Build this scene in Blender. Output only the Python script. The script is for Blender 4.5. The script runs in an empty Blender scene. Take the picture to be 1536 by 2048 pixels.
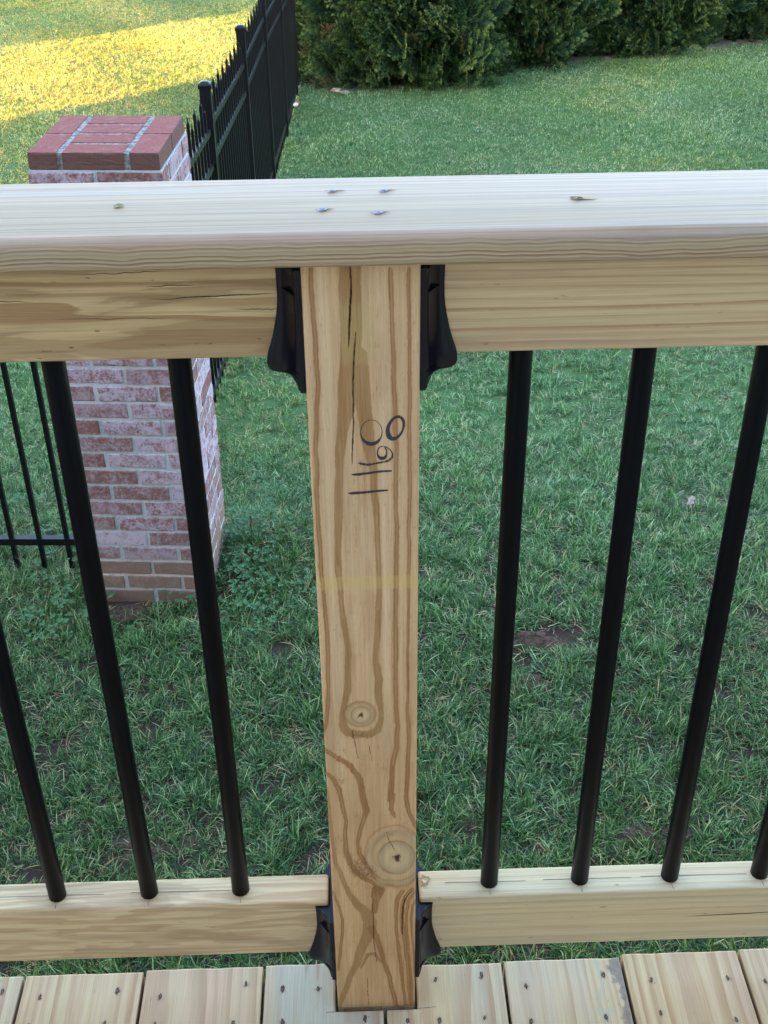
import bpy, bmesh, math, random
import numpy as np
from mathutils import Vector, Matrix

rng = np.random.default_rng(11)
random.seed(5)
R_ = math.radians
scene = bpy.context.scene
C = scene.collection

# ------------------------------------------------------------------ camera, world, sun, exposure
SUN_EL, SUN_AZ = 15.0, 45.5            # elevation; compass angle the light TRAVELS to, from +X towards +Y
SUN_STRENGTH, SKY_STRENGTH, EXPOSURE = 3.3, 0.12, 3.76

cam_d = bpy.data.cameras.new('camera')
cam = bpy.data.objects.new('camera', cam_d)
C.objects.link(cam)
cam_d.sensor_fit = 'VERTICAL'
cam_d.sensor_height = 24.0
cam_d.lens = 24.0 * 2383.94 / 2048
cam_d.clip_start = 0.05
cam_d.clip_end = 400
right = Vector((0.9994570638, -0.0315922443, -0.0093545513))
down = Vector((-0.0253290688, -0.5551437061, -0.8313686931))
fwd = Vector((0.0210716827, 0.8311542550, -0.5556425006))
cam.matrix_world = Matrix(((right.x, -down.x, -fwd.x, -0.00582), (right.y, -down.y, -fwd.y, -0.83184),
                           (right.z, -down.z, -fwd.z, 1.24735), (0, 0, 0, 1)))
scene.camera = cam

world = bpy.data.worlds.new('World')
scene.world = world
world.use_nodes = True
wn = world.node_tree.nodes
wn.clear()
sky = wn.new('ShaderNodeTexSky')
sky.sky_type = 'NISHITA'
sky.sun_disc = False
sky.sun_elevation = R_(SUN_EL)
sky.sun_rotation = R_(270 - SUN_AZ)
sky.air_density = 1.0
sky.dust_density = 1.2
sky.ozone_density = 1.0
bg = wn.new('ShaderNodeBackground')
bg.inputs['Strength'].default_value = SKY_STRENGTH
wo = wn.new('ShaderNodeOutputWorld')
world.node_tree.links.new(sky.outputs[0], bg.inputs[0])
world.node_tree.links.new(bg.outputs[0], wo.inputs[0])

sun_d = bpy.data.lights.new('sun', 'SUN')
sun_d.energy = SUN_STRENGTH
sun_d.angle = R_(0.5)
sun_d.color = (1.0, 0.55, 0.21)
sun = bpy.data.objects.new('sun', sun_d)
C.objects.link(sun)
tr = Vector((math.cos(R_(SUN_AZ)) * math.cos(R_(SUN_EL)), math.sin(R_(SUN_AZ)) * math.cos(R_(SUN_EL)), -math.sin(R_(SUN_EL))))
sun.rotation_euler = tr.to_track_quat('-Z', 'Y').to_euler()
sun.location = (-20, -20, 15)

vs = scene.view_settings
vs.view_transform = 'Standard'
vs.look = 'None'
vs.exposure = EXPOSURE
vs.gamma = 1
vs.use_curve_mapping = False
scene.cycles.max_bounces = 6
scene.cycles.diffuse_bounces = 3
scene.cycles.glossy_bounces = 3
scene.cycles.transmission_bounces = 3

# ------------------------------------------------------------------ helpers
def link(o, parent=None):
    C.objects.link(o)
    if parent is not None:
        o.parent = parent
    return o

def tag(o, label=None, cat=None, group=None, kind=None):
    if label: o['label'] = label
    if cat: o['category'] = cat
    if group: o['group'] = group
    if kind: o['kind'] = kind
    return o

def empty(name, loc=(0, 0, 0), rz=0.0, parent=None):
    o = bpy.data.objects.new(name, None)
    o.empty_display_size = 0.1
    link(o, parent)
    o.location = loc
    o.rotation_euler = (0, 0, rz)
    return o

def obj(name, me, mat=None, parent=None, loc=(0, 0, 0), rot=(0, 0, 0), smooth=False):
    if isinstance(me, bmesh.types.BMesh):
        m = bpy.data.meshes.new(name)
        me.to_mesh(m)
        me.free()
        me = m
    if mat is not None and not me.materials:
        me.materials.append(mat)
    if smooth:
        me.polygons.foreach_set('use_smooth', [True] * len(me.polygons))
    o = bpy.data.objects.new(name, me)
    link(o, parent)
    o.location = loc
    o.rotation_euler = rot
    return o

def inst(o, loc=None, rot=None, scale=None, parent=None, label=None):
    c = o.copy()
    if label: c['label'] = label
    C.objects.link(c)
    if parent is not None: c.parent = parent
    if loc is not None: c.location = loc
    if rot is not None: c.rotation_euler = rot
    if scale is not None: c.scale = scale
    return c

def npmesh(name, V, F, mat=None, attrs=None, smooth=False, color=None):
    """V (n,3), F (m,k) constant k"""
    me = bpy.data.meshes.new(name)
    V = np.asarray(V, np.float32); F = np.asarray(F, np.int32)
    me.vertices.add(len(V)); me.vertices.foreach_set('co', V.ravel())
    k = F.shape[1] if len(F) else 3
    me.loops.add(F.size); me.loops.foreach_set('vertex_index', F.ravel())
    me.polygons.add(len(F))
    me.polygons.foreach_set('loop_start', np.arange(0, F.size, k, dtype=np.int32))
    me.polygons.foreach_set('loop_total', np.full(len(F), k, np.int32))
    if smooth: me.polygons.foreach_set('use_smooth', np.ones(len(F), bool))
    for n_, a in (attrs or {}).items():
        at = me.attributes.new(n_, 'FLOAT', 'POINT')
        at.data.foreach_set('value', np.asarray(a, np.float32))
    if color is not None:
        at = me.attributes.new('col', 'FLOAT_COLOR', 'POINT')
        c4 = np.ones((len(V), 4), np.float32); c4[:, :3] = color
        at.data.foreach_set('color', c4.ravel())
    me.update(calc_edges=True)
    me.validate()
    if mat is not None: me.materials.append(mat)
    return me

def bm_box(x0, x1, y0, y1, z0, z1, bevel=0.0, seg=2):
    bm = bmesh.new()
    bmesh.ops.create_cube(bm, size=1)
    bmesh.ops.scale(bm, vec=(x1 - x0, y1 - y0, z1 - z0), verts=bm.verts)
    bmesh.ops.translate(bm, vec=((x0 + x1) / 2, (y0 + y1) / 2, (z0 + z1) / 2), verts=bm.verts)
    if bevel:
        bmesh.ops.bevel(bm, geom=bm.edges[:], offset=bevel, segments=seg, profile=0.5, affect='EDGES')
    return bm

def add_box(bm, x0, x1, y0, y1, z0, z1):
    vs_ = [bm.verts.new(p) for p in ((x0, y0, z0), (x1, y0, z0), (x1, y1, z0), (x0, y1, z0), (x0, y0, z1), (x1, y0, z1), (x1, y1, z1), (x0, y1, z1))]
    for f in ((3, 2, 1, 0), (4, 5, 6, 7), (0, 1, 5, 4), (1, 2, 6, 5), (2, 3, 7, 6), (3, 0, 4, 7)):
        bm.faces.new([vs_[i] for i in f])

def extrude_poly(pts, axis_len, to3):
    """pts closed 2-D outline; to3(u,v,t) -> 3-D; t in (0, axis_len)"""
    bm = bmesh.new()
    a = [bm.verts.new(to3(u, v, 0)) for u, v in pts]
    b = [bm.verts.new(to3(u, v, axis_len)) for u, v in pts]
    bm.faces.new(a[::-1]); bm.faces.new(b)
    n = len(pts)
    for i in range(n):
        bm.faces.new((a[i], a[(i + 1) % n], b[(i + 1) % n], b[i]))
    bmesh.ops.recalc_face_normals(bm, faces=bm.faces)
    return bm

def lathe(prof, seg=20):
    bm = bmesh.new()
    rings = []
    for r, z in prof:
        rings.append([bm.verts.new((r * math.cos(2 * math.pi * i / seg), r * math.sin(2 * math.pi * i / seg), z)) for i in range(seg)])
    for a, b in zip(rings, rings[1:]):
        for i in range(seg):
            bm.faces.new((a[i], a[(i + 1) % seg], b[(i + 1) % seg], b[i]))
    bm.faces.new(rings[0][::-1]); bm.faces.new(rings[-1])
    return bm

def vnoise(shape, cells, seed):
    """smooth value noise on a grid of `shape` with `cells` cells per axis, range 0..1"""
    r = np.random.default_rng(seed)
    g = r.random((cells[0] + 3, cells[1] + 3))
    u = np.linspace(0, cells[0], shape[0]); v = np.linspace(0, cells[1], shape[1])
    i = u.astype(int); j = v.astype(int); fu = u - i; fv = v - j
    fu = fu * fu * (3 - 2 * fu); fv = fv * fv * (3 - 2 * fv)
    a = g[i][:, j]; b = g[i + 1][:, j]; c = g[i][:, j + 1]; d = g[i + 1][:, j + 1]
    fu = fu[:, None]; fv = fv[None]
    return (a * (1 - fu) + b * fu) * (1 - fv) + (c * (1 - fu) + d * fu) * fv

def smooth01(x, a, b):
    t = np.clip((x - a) / (b - a), 0, 1)
    return t * t * (3 - 2 * t)

# ------------------------------------------------------------------ node helpers
class NT:
    def __init__(self, name):
        self.m = bpy.data.materials.new(name)
        self.m.use_nodes = True
        self.t = self.m.node_tree
        self.t.nodes.clear()
        self.out = self.t.nodes.new('ShaderNodeOutputMaterial')
        self.b = self.t.nodes.new('ShaderNodeBsdfPrincipled')
        self.t.links.new(self.b.outputs[0], self.out.inputs[0])
    def set(self, sock, v):
        if isinstance(v, bpy.types.NodeSocket): self.t.links.new(v, sock)
        else:
            if sock.type == 'RGBA' and len(v) == 3: v = (*v, 1)
            sock.default_value = v
    def n(self, ty, ins=None, out=0, **kw):
        nd = self.t.nodes.new(ty)
        for k, v in kw.items(): setattr(nd, k, v)
        for k, v in (ins or {}).items(): self.set(nd.inputs[k], v)
        return nd.outputs[out]
    def math(self, op, a, b=0.0, c=0.0, clamp=False):
        nd = self.t.nodes.new('ShaderNodeMath'); nd.operation = op; nd.use_clamp = clamp
        self.set(nd.inputs[0], a); self.set(nd.inputs[1], b); self.set(nd.inputs[2], c)
        return nd.outputs[0]
    def vec(self, op, a, b=(0, 0, 0)):
        nd = self.t.nodes.new('ShaderNodeVectorMath'); nd.operation = op
        self.set(nd.inputs[0], a); self.set(nd.inputs[1], b)
        return nd.outputs[0]
    def noise(self, vec, scale=1.0, detail=2.0, rough=0.5, dist=0.0, out=0):
        return self.n('ShaderNodeTexNoise', {'Vector': vec, 'Scale': scale, 'Detail': detail, 'Roughness': rough, 'Distortion': dist}, out)
    def ss(self, v, a, b, lo=0.0, hi=1.0):
        nd = self.t.nodes.new('ShaderNodeMapRange'); nd.interpolation_type = 'SMOOTHSTEP'
        self.set(nd.inputs[0], v)
        for i, x in enumerate((a, b, lo, hi)): self.set(nd.inputs[i + 1], x)
        return nd.outputs[0]
    def mix(self, f, a, b, mode='MIX'):
        nd = self.t.nodes.new('ShaderNodeMix'); nd.data_type = 'RGBA'; nd.blend_type = mode
        self.set(nd.inputs[0], f); self.set(nd.inputs[6], a); self.set(nd.inputs[7], b)
        return nd.outputs[2]
    def co(self, kind='Object'):
        return self.n('ShaderNodeTexCoord', out={'Generated': 0, 'Normal': 1, 'UV': 2, 'Object': 3}[kind])
    def pos(self): return self.n('ShaderNodeNewGeometry', out=0)
    def sep(self, v):
        nd = self.t.nodes.new('ShaderNodeSeparateXYZ'); self.set(nd.inputs[0], v); return nd.outputs
    def comb(self, x, y, z): return self.n('ShaderNodeCombineXYZ', {0: x, 1: y, 2: z})
    def ramp(self, f, stops):
        nd = self.t.nodes.new('ShaderNodeValToRGB'); cr = nd.color_ramp
        while len(cr.elements) < len(stops): cr.elements.new(0.5)
        for e, (p, c) in zip(cr.elements, stops):
            e.position = p; e.color = (*c, 1) if len(c) == 3 else c
        self.set(nd.inputs[0], f); return nd.outputs[0]
    def bump(self, h, strength=0.3, dist=0.001):
        return self.n('ShaderNodeBump', {'Height': h, 'Strength': strength, 'Distance': dist})
    def final(self, color=None, rough=0.6, normal=None, spec=0.3, metal=0.0, coat=0.0):
        self.set(self.b.inputs['Base Color'], color)
        self.set(self.b.inputs['Roughness'], rough)
        self.set(self.b.inputs['Specular IOR Level'], spec)
        self.set(self.b.inputs['Metallic'], metal)
        if coat: self.set(self.b.inputs['Coat Weight'], coat)
        if normal is not None: self.set(self.b.inputs['Normal'], normal)
        return self.m

def L(r, g, b):
    """sRGB 0..255 -> linear"""
    f = lambda c: (c / 255) / 12.92 if c / 255 <= 0.04045 else ((c / 255 + 0.055) / 1.055) ** 2.4
    return (f(r), f(g), f(b))

def wood(name, axis='X', light=(.58, .42, .25), dark=(.36, .20, .09), pith=(0.0, -0.08), freq=90.0, warp=1.2,
         long_s=2.0, cross_s=14.0, band=(0.45, 0.80), strength=0.8, seed=0.0, streak=(.55, .46, .36), streak_amt=0.35,
         blotch=0.0, blotch_col=(.30, .17, .08), speck=0.15, fine=0.26, rough=0.62, mask=None):
    t = NT(name)
    p = t.vec('ADD', t.co(), (seed * 1.37, seed * 0.71, seed * 2.13))
    o = t.sep(t.co())
    ax = 'XYZ'.index(axis)
    cr = [i for i in range(3) if i != ax]
    sc = [cross_s] * 3; sc[ax] = long_s
    wn1 = t.noise(t.vec('MULTIPLY', p, tuple(sc)), 1.0, 3.0, 0.5)
    sc2 = [cross_s * 5] * 3; sc2[ax] = long_s * 6
    wn2 = t.noise(t.vec('MULTIPLY', p, tuple(sc2)), 1.0, 2.0, 0.5)
    a = t.math('SUBTRACT', o[cr[0]], pith[0]); b = t.math('SUBTRACT', o[cr[1]], pith[1])
    r = t.math('SQRT', t.math('ADD', t.math('MULTIPLY', a, a), t.math('MULTIPLY', b, b)))
    phi = t.math('ADD', t.math('MULTIPLY', r, freq), t.math('MULTIPLY', t.math('SUBTRACT', wn1, 0.5), warp * 4))
    phi = t.math('ADD', phi, t.math('MULTIPLY', t.math('SUBTRACT', wn2, 0.5), 0.55))
    fr = t.math('FRACT', phi)
    up = t.ss(fr, band[0], band[1]); dn = t.ss(fr, 0.93, 1.0, 1.0, 0.0)
    bd = t.math('MULTIPLY', up, dn)
    # band strength differs from ring to ring
    ring = t.n('ShaderNodeTexWhiteNoise', {'W': t.math('FLOOR', phi)}, 0, noise_dimensions='1D')
    bd = t.math('MULTIPLY', bd, t.math('MULTIPLY_ADD', ring, 0.6, 0.4 * 1.0))
    bd = t.math('MULTIPLY', bd, strength)
    scf = [900.0] * 3; scf[ax] = 14.0
    fib = t.noise(t.vec('MULTIPLY', p, tuple(scf)), 1.0, 3.0, 0.6)
    scg = [170.0] * 3; scg[ax] = 2.2
    gl = t.noise(t.vec('MULTIPLY', p, tuple(scg)), 1.0, 3.0, 0.6)
    scs = [22.0] * 3; scs[ax] = 0.9
    st = t.noise(t.vec('MULTIPLY', p, tuple(scs)), 1.0, 2.0, 0.5)
    col = t.mix(t.math('MULTIPLY', t.ss(st, 0.4, 0.68), streak_amt), light, streak)
    col = t.mix(bd, col, dark)
    col = t.mix(t.ss(gl, 0.50, 0.72, 0.0, 0.34), col, dark)
    if blotch:
        scb = [26.0] * 3; scb[ax] = 4.5
        bl = t.noise(t.vec('MULTIPLY', t.vec('ADD', p, (3.1, 2.2, 1.4)), tuple(scb)), 1.0, 3.5, 0.55, 0.6)
        bm_ = t.math('MULTIPLY', t.ss(bl, 0.53, 0.565), blotch)
        bl2 = t.ss(bl, 0.40, 0.62, 0.0, blotch * 0.5)
        col = t.mix(t.math('MAXIMUM', bm_, bl2), col, blotch_col)
    if speck:
        scp = [260.0] * 3; scp[ax] = 60.0
        sp = t.noise(t.vec('MULTIPLY', p, tuple(scp)), 1.0, 2.0, 0.5)
        col = t.mix(t.ss(sp, 0.70, 0.78, 0.0, speck * 3), col, tuple(c * 0.45 for c in dark))
    if mask: col = mask(t, col, o)
    col = t.mix(1.0, col, t.ramp(fib, [(0.25, (1 - fine,) * 3), (0.75, (1 + 0 * fine,) * 3)]), 'MULTIPLY')
    nrm = t.bump(t.math('ADD', fib, t.math('MULTIPLY', bd, 0.6)), 0.35, 0.0006)
    return t.final(col, rough, nrm, 0.25)

def simple(name, col, rough=0.6, spec=0.3, metal=0.0, var=0.15, scale=40.0, bump=0.0):
    t = NT(name)
    n_ = t.noise(t.co(), scale, 3.0, 0.6)
    c = t.mix(t.ss(n_, 0.3, 0.7), tuple(x * (1 - var) for x in col), tuple(min(1, x * (1 + var)) for x in col))
    nrm = t.bump(n_, bump, 0.002) if bump else None
    return t.final(c, rough, nrm, spec, metal)

# ------------------------------------------------------------------ ground profile (metres): falls away from the house
_gy = np.linspace(-60, 120, 3601)
_gz = np.interp(_gy, [-60, 0, 2.8, 4.7, 9.4, 11.3, 60, 120], [-1.2, -1.47, -1.563, -1.80, -2.09, -2.19, -4.3, -6.2])
_k = np.exp(-0.5 * (np.arange(-24, 25) / 8.0) ** 2); _k /= _k.sum()
_gz = np.convolve(np.pad(_gz, 24, mode='edge'), _k, mode='valid')
def ground_z(x, y):
    x = np.asarray(x, float); y = np.asarray(y, float)
    z = np.interp(y, _gy, _gz)
    z = z + 0.10 * np.exp(-(((x + 0.42) / 0.20) ** 2 + ((y - 3.15) / 0.30) ** 2))
    z = z + 0.012 * np.sin(x * 2.1 + 0.6 * y) * np.sin(y * 1.7 - 0.4 * x) + 0.03 * np.sin(x * 0.5 + 1) * np.sin(y * 0.43)
    return z

# ------------------------------------------------------------------ materials
def cap_mask(t, col, o):
    """sawn face with fine parallel grain on top, wavy late-wood bands of the heart side on the front edge"""
    w1 = t.noise(t.vec('MULTIPLY', t.co(), (7, 0, 0)), 1.0, 3, .55); w2 = t.noise(t.vec('MULTIPLY', t.co(), (40, 300, 300)), 1.0, 2, .5)
    zz = t.math('ADD', o[2], t.math('MULTIPLY', t.math('SUBTRACT', w1, .5), .016))
    ph = t.math('ADD', t.math('MULTIPLY', zz, 330.0), t.math('MULTIPLY', w2, .5))
    fr = t.math('FRACT', ph)
    bd = t.math('MULTIPLY', t.ss(fr, .15, .75), t.ss(fr, .86, 1.0, 1.0, 0.0))
    rg = t.n('ShaderNodeTexWhiteNoise', {'W': t.math('FLOOR', ph)}, 0, noise_dimensions='1D')
    bd = t.math('MULTIPLY', bd, t.math('MULTIPLY_ADD', rg, .7, .3))
    c2 = t.mix(rg, (.42, .315, .19), (.48, .34, .22))
    c2 = t.mix(bd, c2, (.25, .155, .085))
    front = t.math('MULTIPLY', t.ss(zz, .0215, .0165), t.ss(o[1], -.052, -.060))
    pink = t.math('MULTIPLY', t.math('MULTIPLY', t.ss(zz, .0285, .0225), t.ss(o[1], -.050, -.0585)), .75)
    col = t.mix(pink, col, (.45, .29, .20))
    lines = t.noise(t.vec('MULTIPLY', t.co(), (1.2, 520, 520)), 1.0, 2, .6)
    col = t.mix(t.ss(lines, .50, .64, 0, .58), col, (.21, .145, .10))
    teal = t.noise(t.vec('MULTIPLY', t.co(), (.9, 45, 45)), 1.0, 2, .5)
    col = t.mix(t.ss(teal, .56, .70, 0, .45), col, (.34, .31, .27))
    return t.mix(front, col, c2)
SAP = (.66, .52, .34); LATE = (.40, .23, .11)
m_cap = wood('cap_pine', 'X', (.385, .252, .146), (.25, .143, .075), (-0.01, -0.055), 260.0, 1.6, 0.9, 16, (0.40, 0.85), 0.60, 1.0,
             (.40, .25, .205), 0.55, speck=0.05, fine=0.14, rough=0.5, mask=cap_mask)
m_rail_tl = wood('rail_pine_blotched', 'X', (.74, .51, .275), (.40, .22, .100), (-0.12, -0.03), 150.0, 1.4, 1.6, 18, (0.35, 0.7), 0.85, 2.3,
                 (.60, .39, .20), 0.3, 0.52, (.31, .175, .085), 0.4)
m_rail_tr = wood('rail_pine_banded', 'X', (.74, .535, .315), (.46, .235, .125), (-0.10, -0.075), 185.0, 0.8, 0.8, 12, (0.45, 0.9), 0.85, 4.0,
                 (.50, .36, .22), 0.6, speck=0.15)
m_rail_bl = wood('rail_pine_figured', 'X', (.70, .49, .275), (.41, .225, .11), (-0.09, 0.01), 120.0, 2.0, 3.0, 22, (0.3, 0.6), 0.6, 6.4,
                 (.66, .54, .38), 0.25, 0.45, (.36, .22, .12), 0.12)
m_rail_br = wood('rail_pine_plain', 'X', (.69, .50, .285), (.48, .305, .165), (-0.10, -0.06), 130.0, 0.8, 0.8, 12, (0.3, 0.9), 0.5, 8.0,
                 (.56, .47, .31), 0.5, speck=0.3)
m_black = simple('black_powder_coat', (.002, .002, .003), 0.36, 0.08, 0.0, 0.1, 90)
m_plastic = simple('black_bracket_plastic', (.0012, .0018, .0060), 0.26, 0.28, 0.0, 0.1, 60)
m_fence = simple('black_fence_paint', (.004, .0042, .006), 0.38, 0.3, 0.0, 0.2, 60)
m_steel = simple('dull_zinc', (.10, .085, .07), 0.55, 0.3, 0.3, 0.2, 300)
m_darkwood = simple('torn_wood', (.11, .066, .040), 0.8, 0.2, 0.0, 0.5, 500)
m_pencil = simple('pencil_graphite', (.16, .14, .13), 0.7, 0.2, 0, 0.3, 200)
m_chalk = simple('blue_wood_plug', (.30, .32, .40), 0.7, 0.1, 0, 0.3, 900)

# post: colour painted per vertex by the grain builder, fibre added by nodes
t = NT('post_pine')
vc = t.n('ShaderNodeVertexColor', layer_name='col')
p_ = t.co()
fb = t.noise(t.vec('MULTIPLY', p_, (900, 900, 14)), 1.0, 3.0, 0.6)
f2 = t.noise(t.vec('MULTIPLY', p_, (2500, 2500, 300)), 1.0, 1.0, 0.6)
cc = t.mix(1.0, vc, t.ramp(fb, [(0.25, (.88,) * 3), (0.75, (1, 1, 1))]), 'MULTIPLY')
cc = t.mix(1.0, cc, (1.0, .98, .92), 'MULTIPLY')
cc = t.mix(1.0, cc, t.ramp(f2, [(0.3, (.93,) * 3), (0.7, (1, 1, 1))]), 'MULTIPLY')
m_post = t.final(cc, 0.62, t.bump(fb, 0.3, 0.0005), 0.25)
m_post2 = wood('plain_post_pine', 'Z', (.56, .39, .24), (.36, .19, .09), (-0.02, -0.12), 90, 1.2, 1.6, 14, seed=9)

# ------------------------------------------------------------------ deck
deck = tag(empty('wooden_deck', (0, -1.6, -0.03)), 'new pale pine deck whose boards end just below the railing', 'deck')
DZ = -0.028
NOTCH = (-0.0475, 0.0475)
def deck_x(k): return 0.0101 + 0.143 * k
ends = {-4: .058, -3: .058, -2: .060, -1: .061, 0: .0545, 1: .056, 2: .0605, 3: .062}
deck_mats = []
specs = [((0.593, 0.412, 0.225), (0.428, 0.243, 0.130), (0.0, -0.16), 70, 1.5, 0.8), ((0.577, 0.404, 0.219), (0.412, 0.235, 0.124), (0.02, -0.10), 120, 0.8, 0.85),
         ((0.602, 0.426, 0.237), (0.379, 0.228, 0.142), (-0.03, -0.2), 60, 1.6, 0.6), ((0.593, 0.404, 0.213), (0.428, 0.243, 0.118), (0.01, -0.09), 95, 1.0, 0.9),
         ((0.593, 0.419, 0.237), (0.412, 0.250, 0.136), (-0.05, -0.12), 80, 1.4, 0.6)]
def bark(t, col, o):
    n1 = t.noise(t.co(), 38, 3, 0.6)
    e = t.math('ADD', o[0], t.math('MULTIPLY', t.math('SUBTRACT', n1, 0.5), 0.05))
    y_ = t.ss(o[1], -0.09, -0.02)
    f = t.math('MULTIPLY', t.ss(e, 0.055, 0.061), y_)
    f2_ = t.math('MULTIPLY', t.math('MULTIPLY', t.ss(e, 0.034, 0.041), t.ss(e, 0.041, 0.048, 1.0, 0.0)), 0.55)
    col = t.mix(f2_, col, (.40, .38, .28))
    n2b = t.noise(t.co(), 160, 3, .6)
    return t.mix(f, col, t.mix(n2b, (.16, .105, .08), (.36, .26, .185)))
for i, (lt, dk, pi, fq, wp, stg) in enumerate(specs):
    deck_mats.append(wood('deck_pine_%s' % 'abcde'[i], 'Y', lt, dk, pi, fq * 1.5, wp, 0.9, 12, (0.25, 0.85), min(1, stg * 1.4), 20 + i * 3.3,
                          (.46, .41, .31) if i in (0, 2) else (.56, .35, .22), 0.85, speck=0.12))
m_bark = wood('deck_pine_waney', 'Y', (.58, .41, .23), (.42, .25, .14), (-0.04, -0.11), 170, 1.3, 1.4, 12, (0.25, 0.85), 0.7, 51,
              (.50, .36, .29), 0.7, speck=0.12, mask=bark)
order = {-4: 0, -3: 1, -2: 4, -1: 2, 0: 0, 1: 5, 2: 3, 3: 1}
for k in range(-13, 13):
    x0, x1 = deck_x(k) + 0.0018, deck_x(k + 1) - 0.0018
    ye = ends.get(k, 0.058 + random.uniform(-.003, .003))
    cx = (x0 + x1) / 2
    wob = [random.uniform(-.0007, .0007) for _ in range(9)]
    out = [(x0, -3.3), (x1, -3.3)]
    if k == -1:
        out += [(x1, -0.0035), (NOTCH[0], -0.0035), (NOTCH[0], ye)]
        xs = np.linspace(NOTCH[0], x0, 7)[1:]
    elif k == 0:
        out += [(x1, ye)]
        xs = np.linspace(x1, NOTCH[1], 7)[1:]
    else:
        out += [(x1, ye)]
        xs = np.linspace(x1, x0, 9)[1:]
    for j, xx in enumerate(xs): out.append((xx, ye + wob[j] * (1 if j < len(xs) - 1 else 0)))
    if k == 0: out += [(NOTCH[1], -0.0035), (x0, -0.0035)]
    bm = extrude_poly([(x - cx, y) for x, y in out], 0.026, lambda u, v, tt: (u, v, -0.026 + tt))
    top = [e for e in bm.edges if all(v.co.z > -0.001 for v in e.verts)]
    bmesh.ops.bevel(bm, geom=top, offset=0.0026, segments=2, profile=0.5, affect='EDGES')
    mi = order.get(k, (k * 3) % 5)
    b = obj('deck_board', bm, m_bark if mi == 5 else deck_mats[mi], deck, (cx, 1.6, 0.03))
    if k in (-4, -3, -2, -1, 0, 1, 2, 3):
        b['__k'] = k
deck_boards = {o['__k']: o for o in deck.children if '__k' in o.keys()}
for o in deck_boards.values(): del o['__k']

def torn_bm(rx, ry, seed, n=12):
    r = random.Random(seed)
    bm = bmesh.new()
    c = bm.verts.new((0, 0, -0.0008))
    ring = [bm.verts.new((rx * (1 + r.uniform(-.35, .3)) * math.cos(2 * math.pi * i / n), ry * (1 + r.uniform(-.35, .35)) * math.sin(2 * math.pi * i / n), 0.0)) for i in range(n)]
    for i in range(n): bm.faces.new((c, ring[i], ring[(i + 1) % n]))
    return bm
def screw_at(x, y, board, z, s=1.0, seed=0):
    h = obj('screw_hole', torn_bm(.0026 * s, .0052 * s, seed), m_darkwood, board, (x - board.location.x, y, z - 0.0), (0, 0, 0))
    hd = lathe([(0.0001, -.0004), (.0015, -.0004), (.0015, .0001), (.0011, .0003), (.0001, .0003)], 8)
    s_ = obj('screw', hd, m_steel, board, (x - board.location.x + random.uniform(-.001, .001), y + random.uniform(-.002, .002), z + .0001))
    # lifted splinter beside the hole
    bm = bmesh.new(); r = random.Random(seed + 50)
    for q_ in range(2):
        a = r.uniform(0, 6.28); d = .0045
        v = [bm.verts.new((d * math.cos(a), d * 1.5 * math.sin(a), 0)), bm.verts.new((d * math.cos(a + .5), d * 1.5 * math.sin(a + .5), 0)), bm.verts.new((d * .7 * math.cos(a + .3), d * 1.1 * math.sin(a + .3), r.uniform(.001, .0022)))]
        bm.faces.new(v)
    obj('splinter', bm, m_cap, board, (x - board.location.x, y, z))
SCR = [(-440.3, 37.1), (-394.3, 27.4), (-304.5, 32.6), (-252.9, 23.3), (-153.5, 36.2), (-110.0, 27.2), (-68.2, 26.2), (71.0, 33.6), (126.1, 37.6), (177.0, 20.9), (270.9, 32.1), (326.3, 23.2), (416.7, 22.5), (459.7, 16.8),
       (-312.5, -8.5), (-108.3, -16.2), (123.9, -18.7), (176.7, -25.1), (263.6, -22.7), (327.3, -20.0), (411.6, -32.0), (-13.5, -14.7), (35.2, -19.1), (-255, -12), (-400, -10), (-445, -6), (-165, -14), (72, -20)]
for i, (x, y) in enumerate(SCR):
    k = math.floor((x / 1000 - 0.0101) / 0.143)
    screw_at(x / 1000, y / 1000, deck_boards[k], 0.0006, random.uniform(.55, .95), i)
# framing under the boards
m_joist = wood('joist_pine', 'X', (.50, .38, .24), (.34, .22, .12), seed=70)
obj('rim_joist', bm_box(-1.85, 1.85, -0.042, -0.005, -0.26, -0.029, .002), m_joist, deck, (0, 1.6, 0.03))
obj('joist', bm_box(-1.85, 1.85, -1.7, -1.66, -0.26, -0.029, .002), m_joist, deck, (0, 1.6, 0.03))
obj('joist', bm_box(-1.85, 1.85, -3.28, -3.24, -0.26, -0.029, .002), m_joist, deck, (0, 1.6, 0.03))
for x in (-1.7, 1.7):
    for y in (-0.15, -3.0):
        obj('deck_post', bm_box(x - .07, x + .07, y - .07, y + .07, -1.75, -0.262, .003), m_post2, deck, (0, 1.6, 0.03))
# pencil lines on the deck in front of the post
def strip_bm(p0, p1, w, z=0.0):
    a = Vector(p0); b = Vector(p1); d = (b - a).normalized(); nrm = Vector((-d.y, d.x)) * w / 2
    bm = bmesh.new(); pts = [a - nrm, b - nrm * .6, b + nrm * .6, a + nrm]
    lo = [bm.verts.new((p.x, p.y, z)) for p in pts]; hi = [bm.verts.new((p.x, p.y, z + .0002)) for p in pts]
    bm.faces.new(hi)
    for i in range(4): bm.faces.new((lo[i], lo[(i + 1) % 4], hi[(i + 1) % 4], hi[i]))
    return bm
obj('pencil_line', strip_bm((-.058, -.0045), (-.048, -.0046), .0008), m_pencil, deck, (0, 1.6, 0.03 + .0002))
obj('pencil_line', strip_bm((.047, -.0035), (.069, -.0022), .0008), m_pencil, deck, (0, 1.6, 0.03 + .0002))

# ------------------------------------------------------------------ railing
rail_root = tag(empty('deck_railing', (0, 0.0445, 0)), 'new pine deck railing with round black balusters, black brackets and a flat cap board', 'railing')
def RP(x=0, y=0, z=0): return (x, y - 0.0445, z)
H = 0.91356

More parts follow.
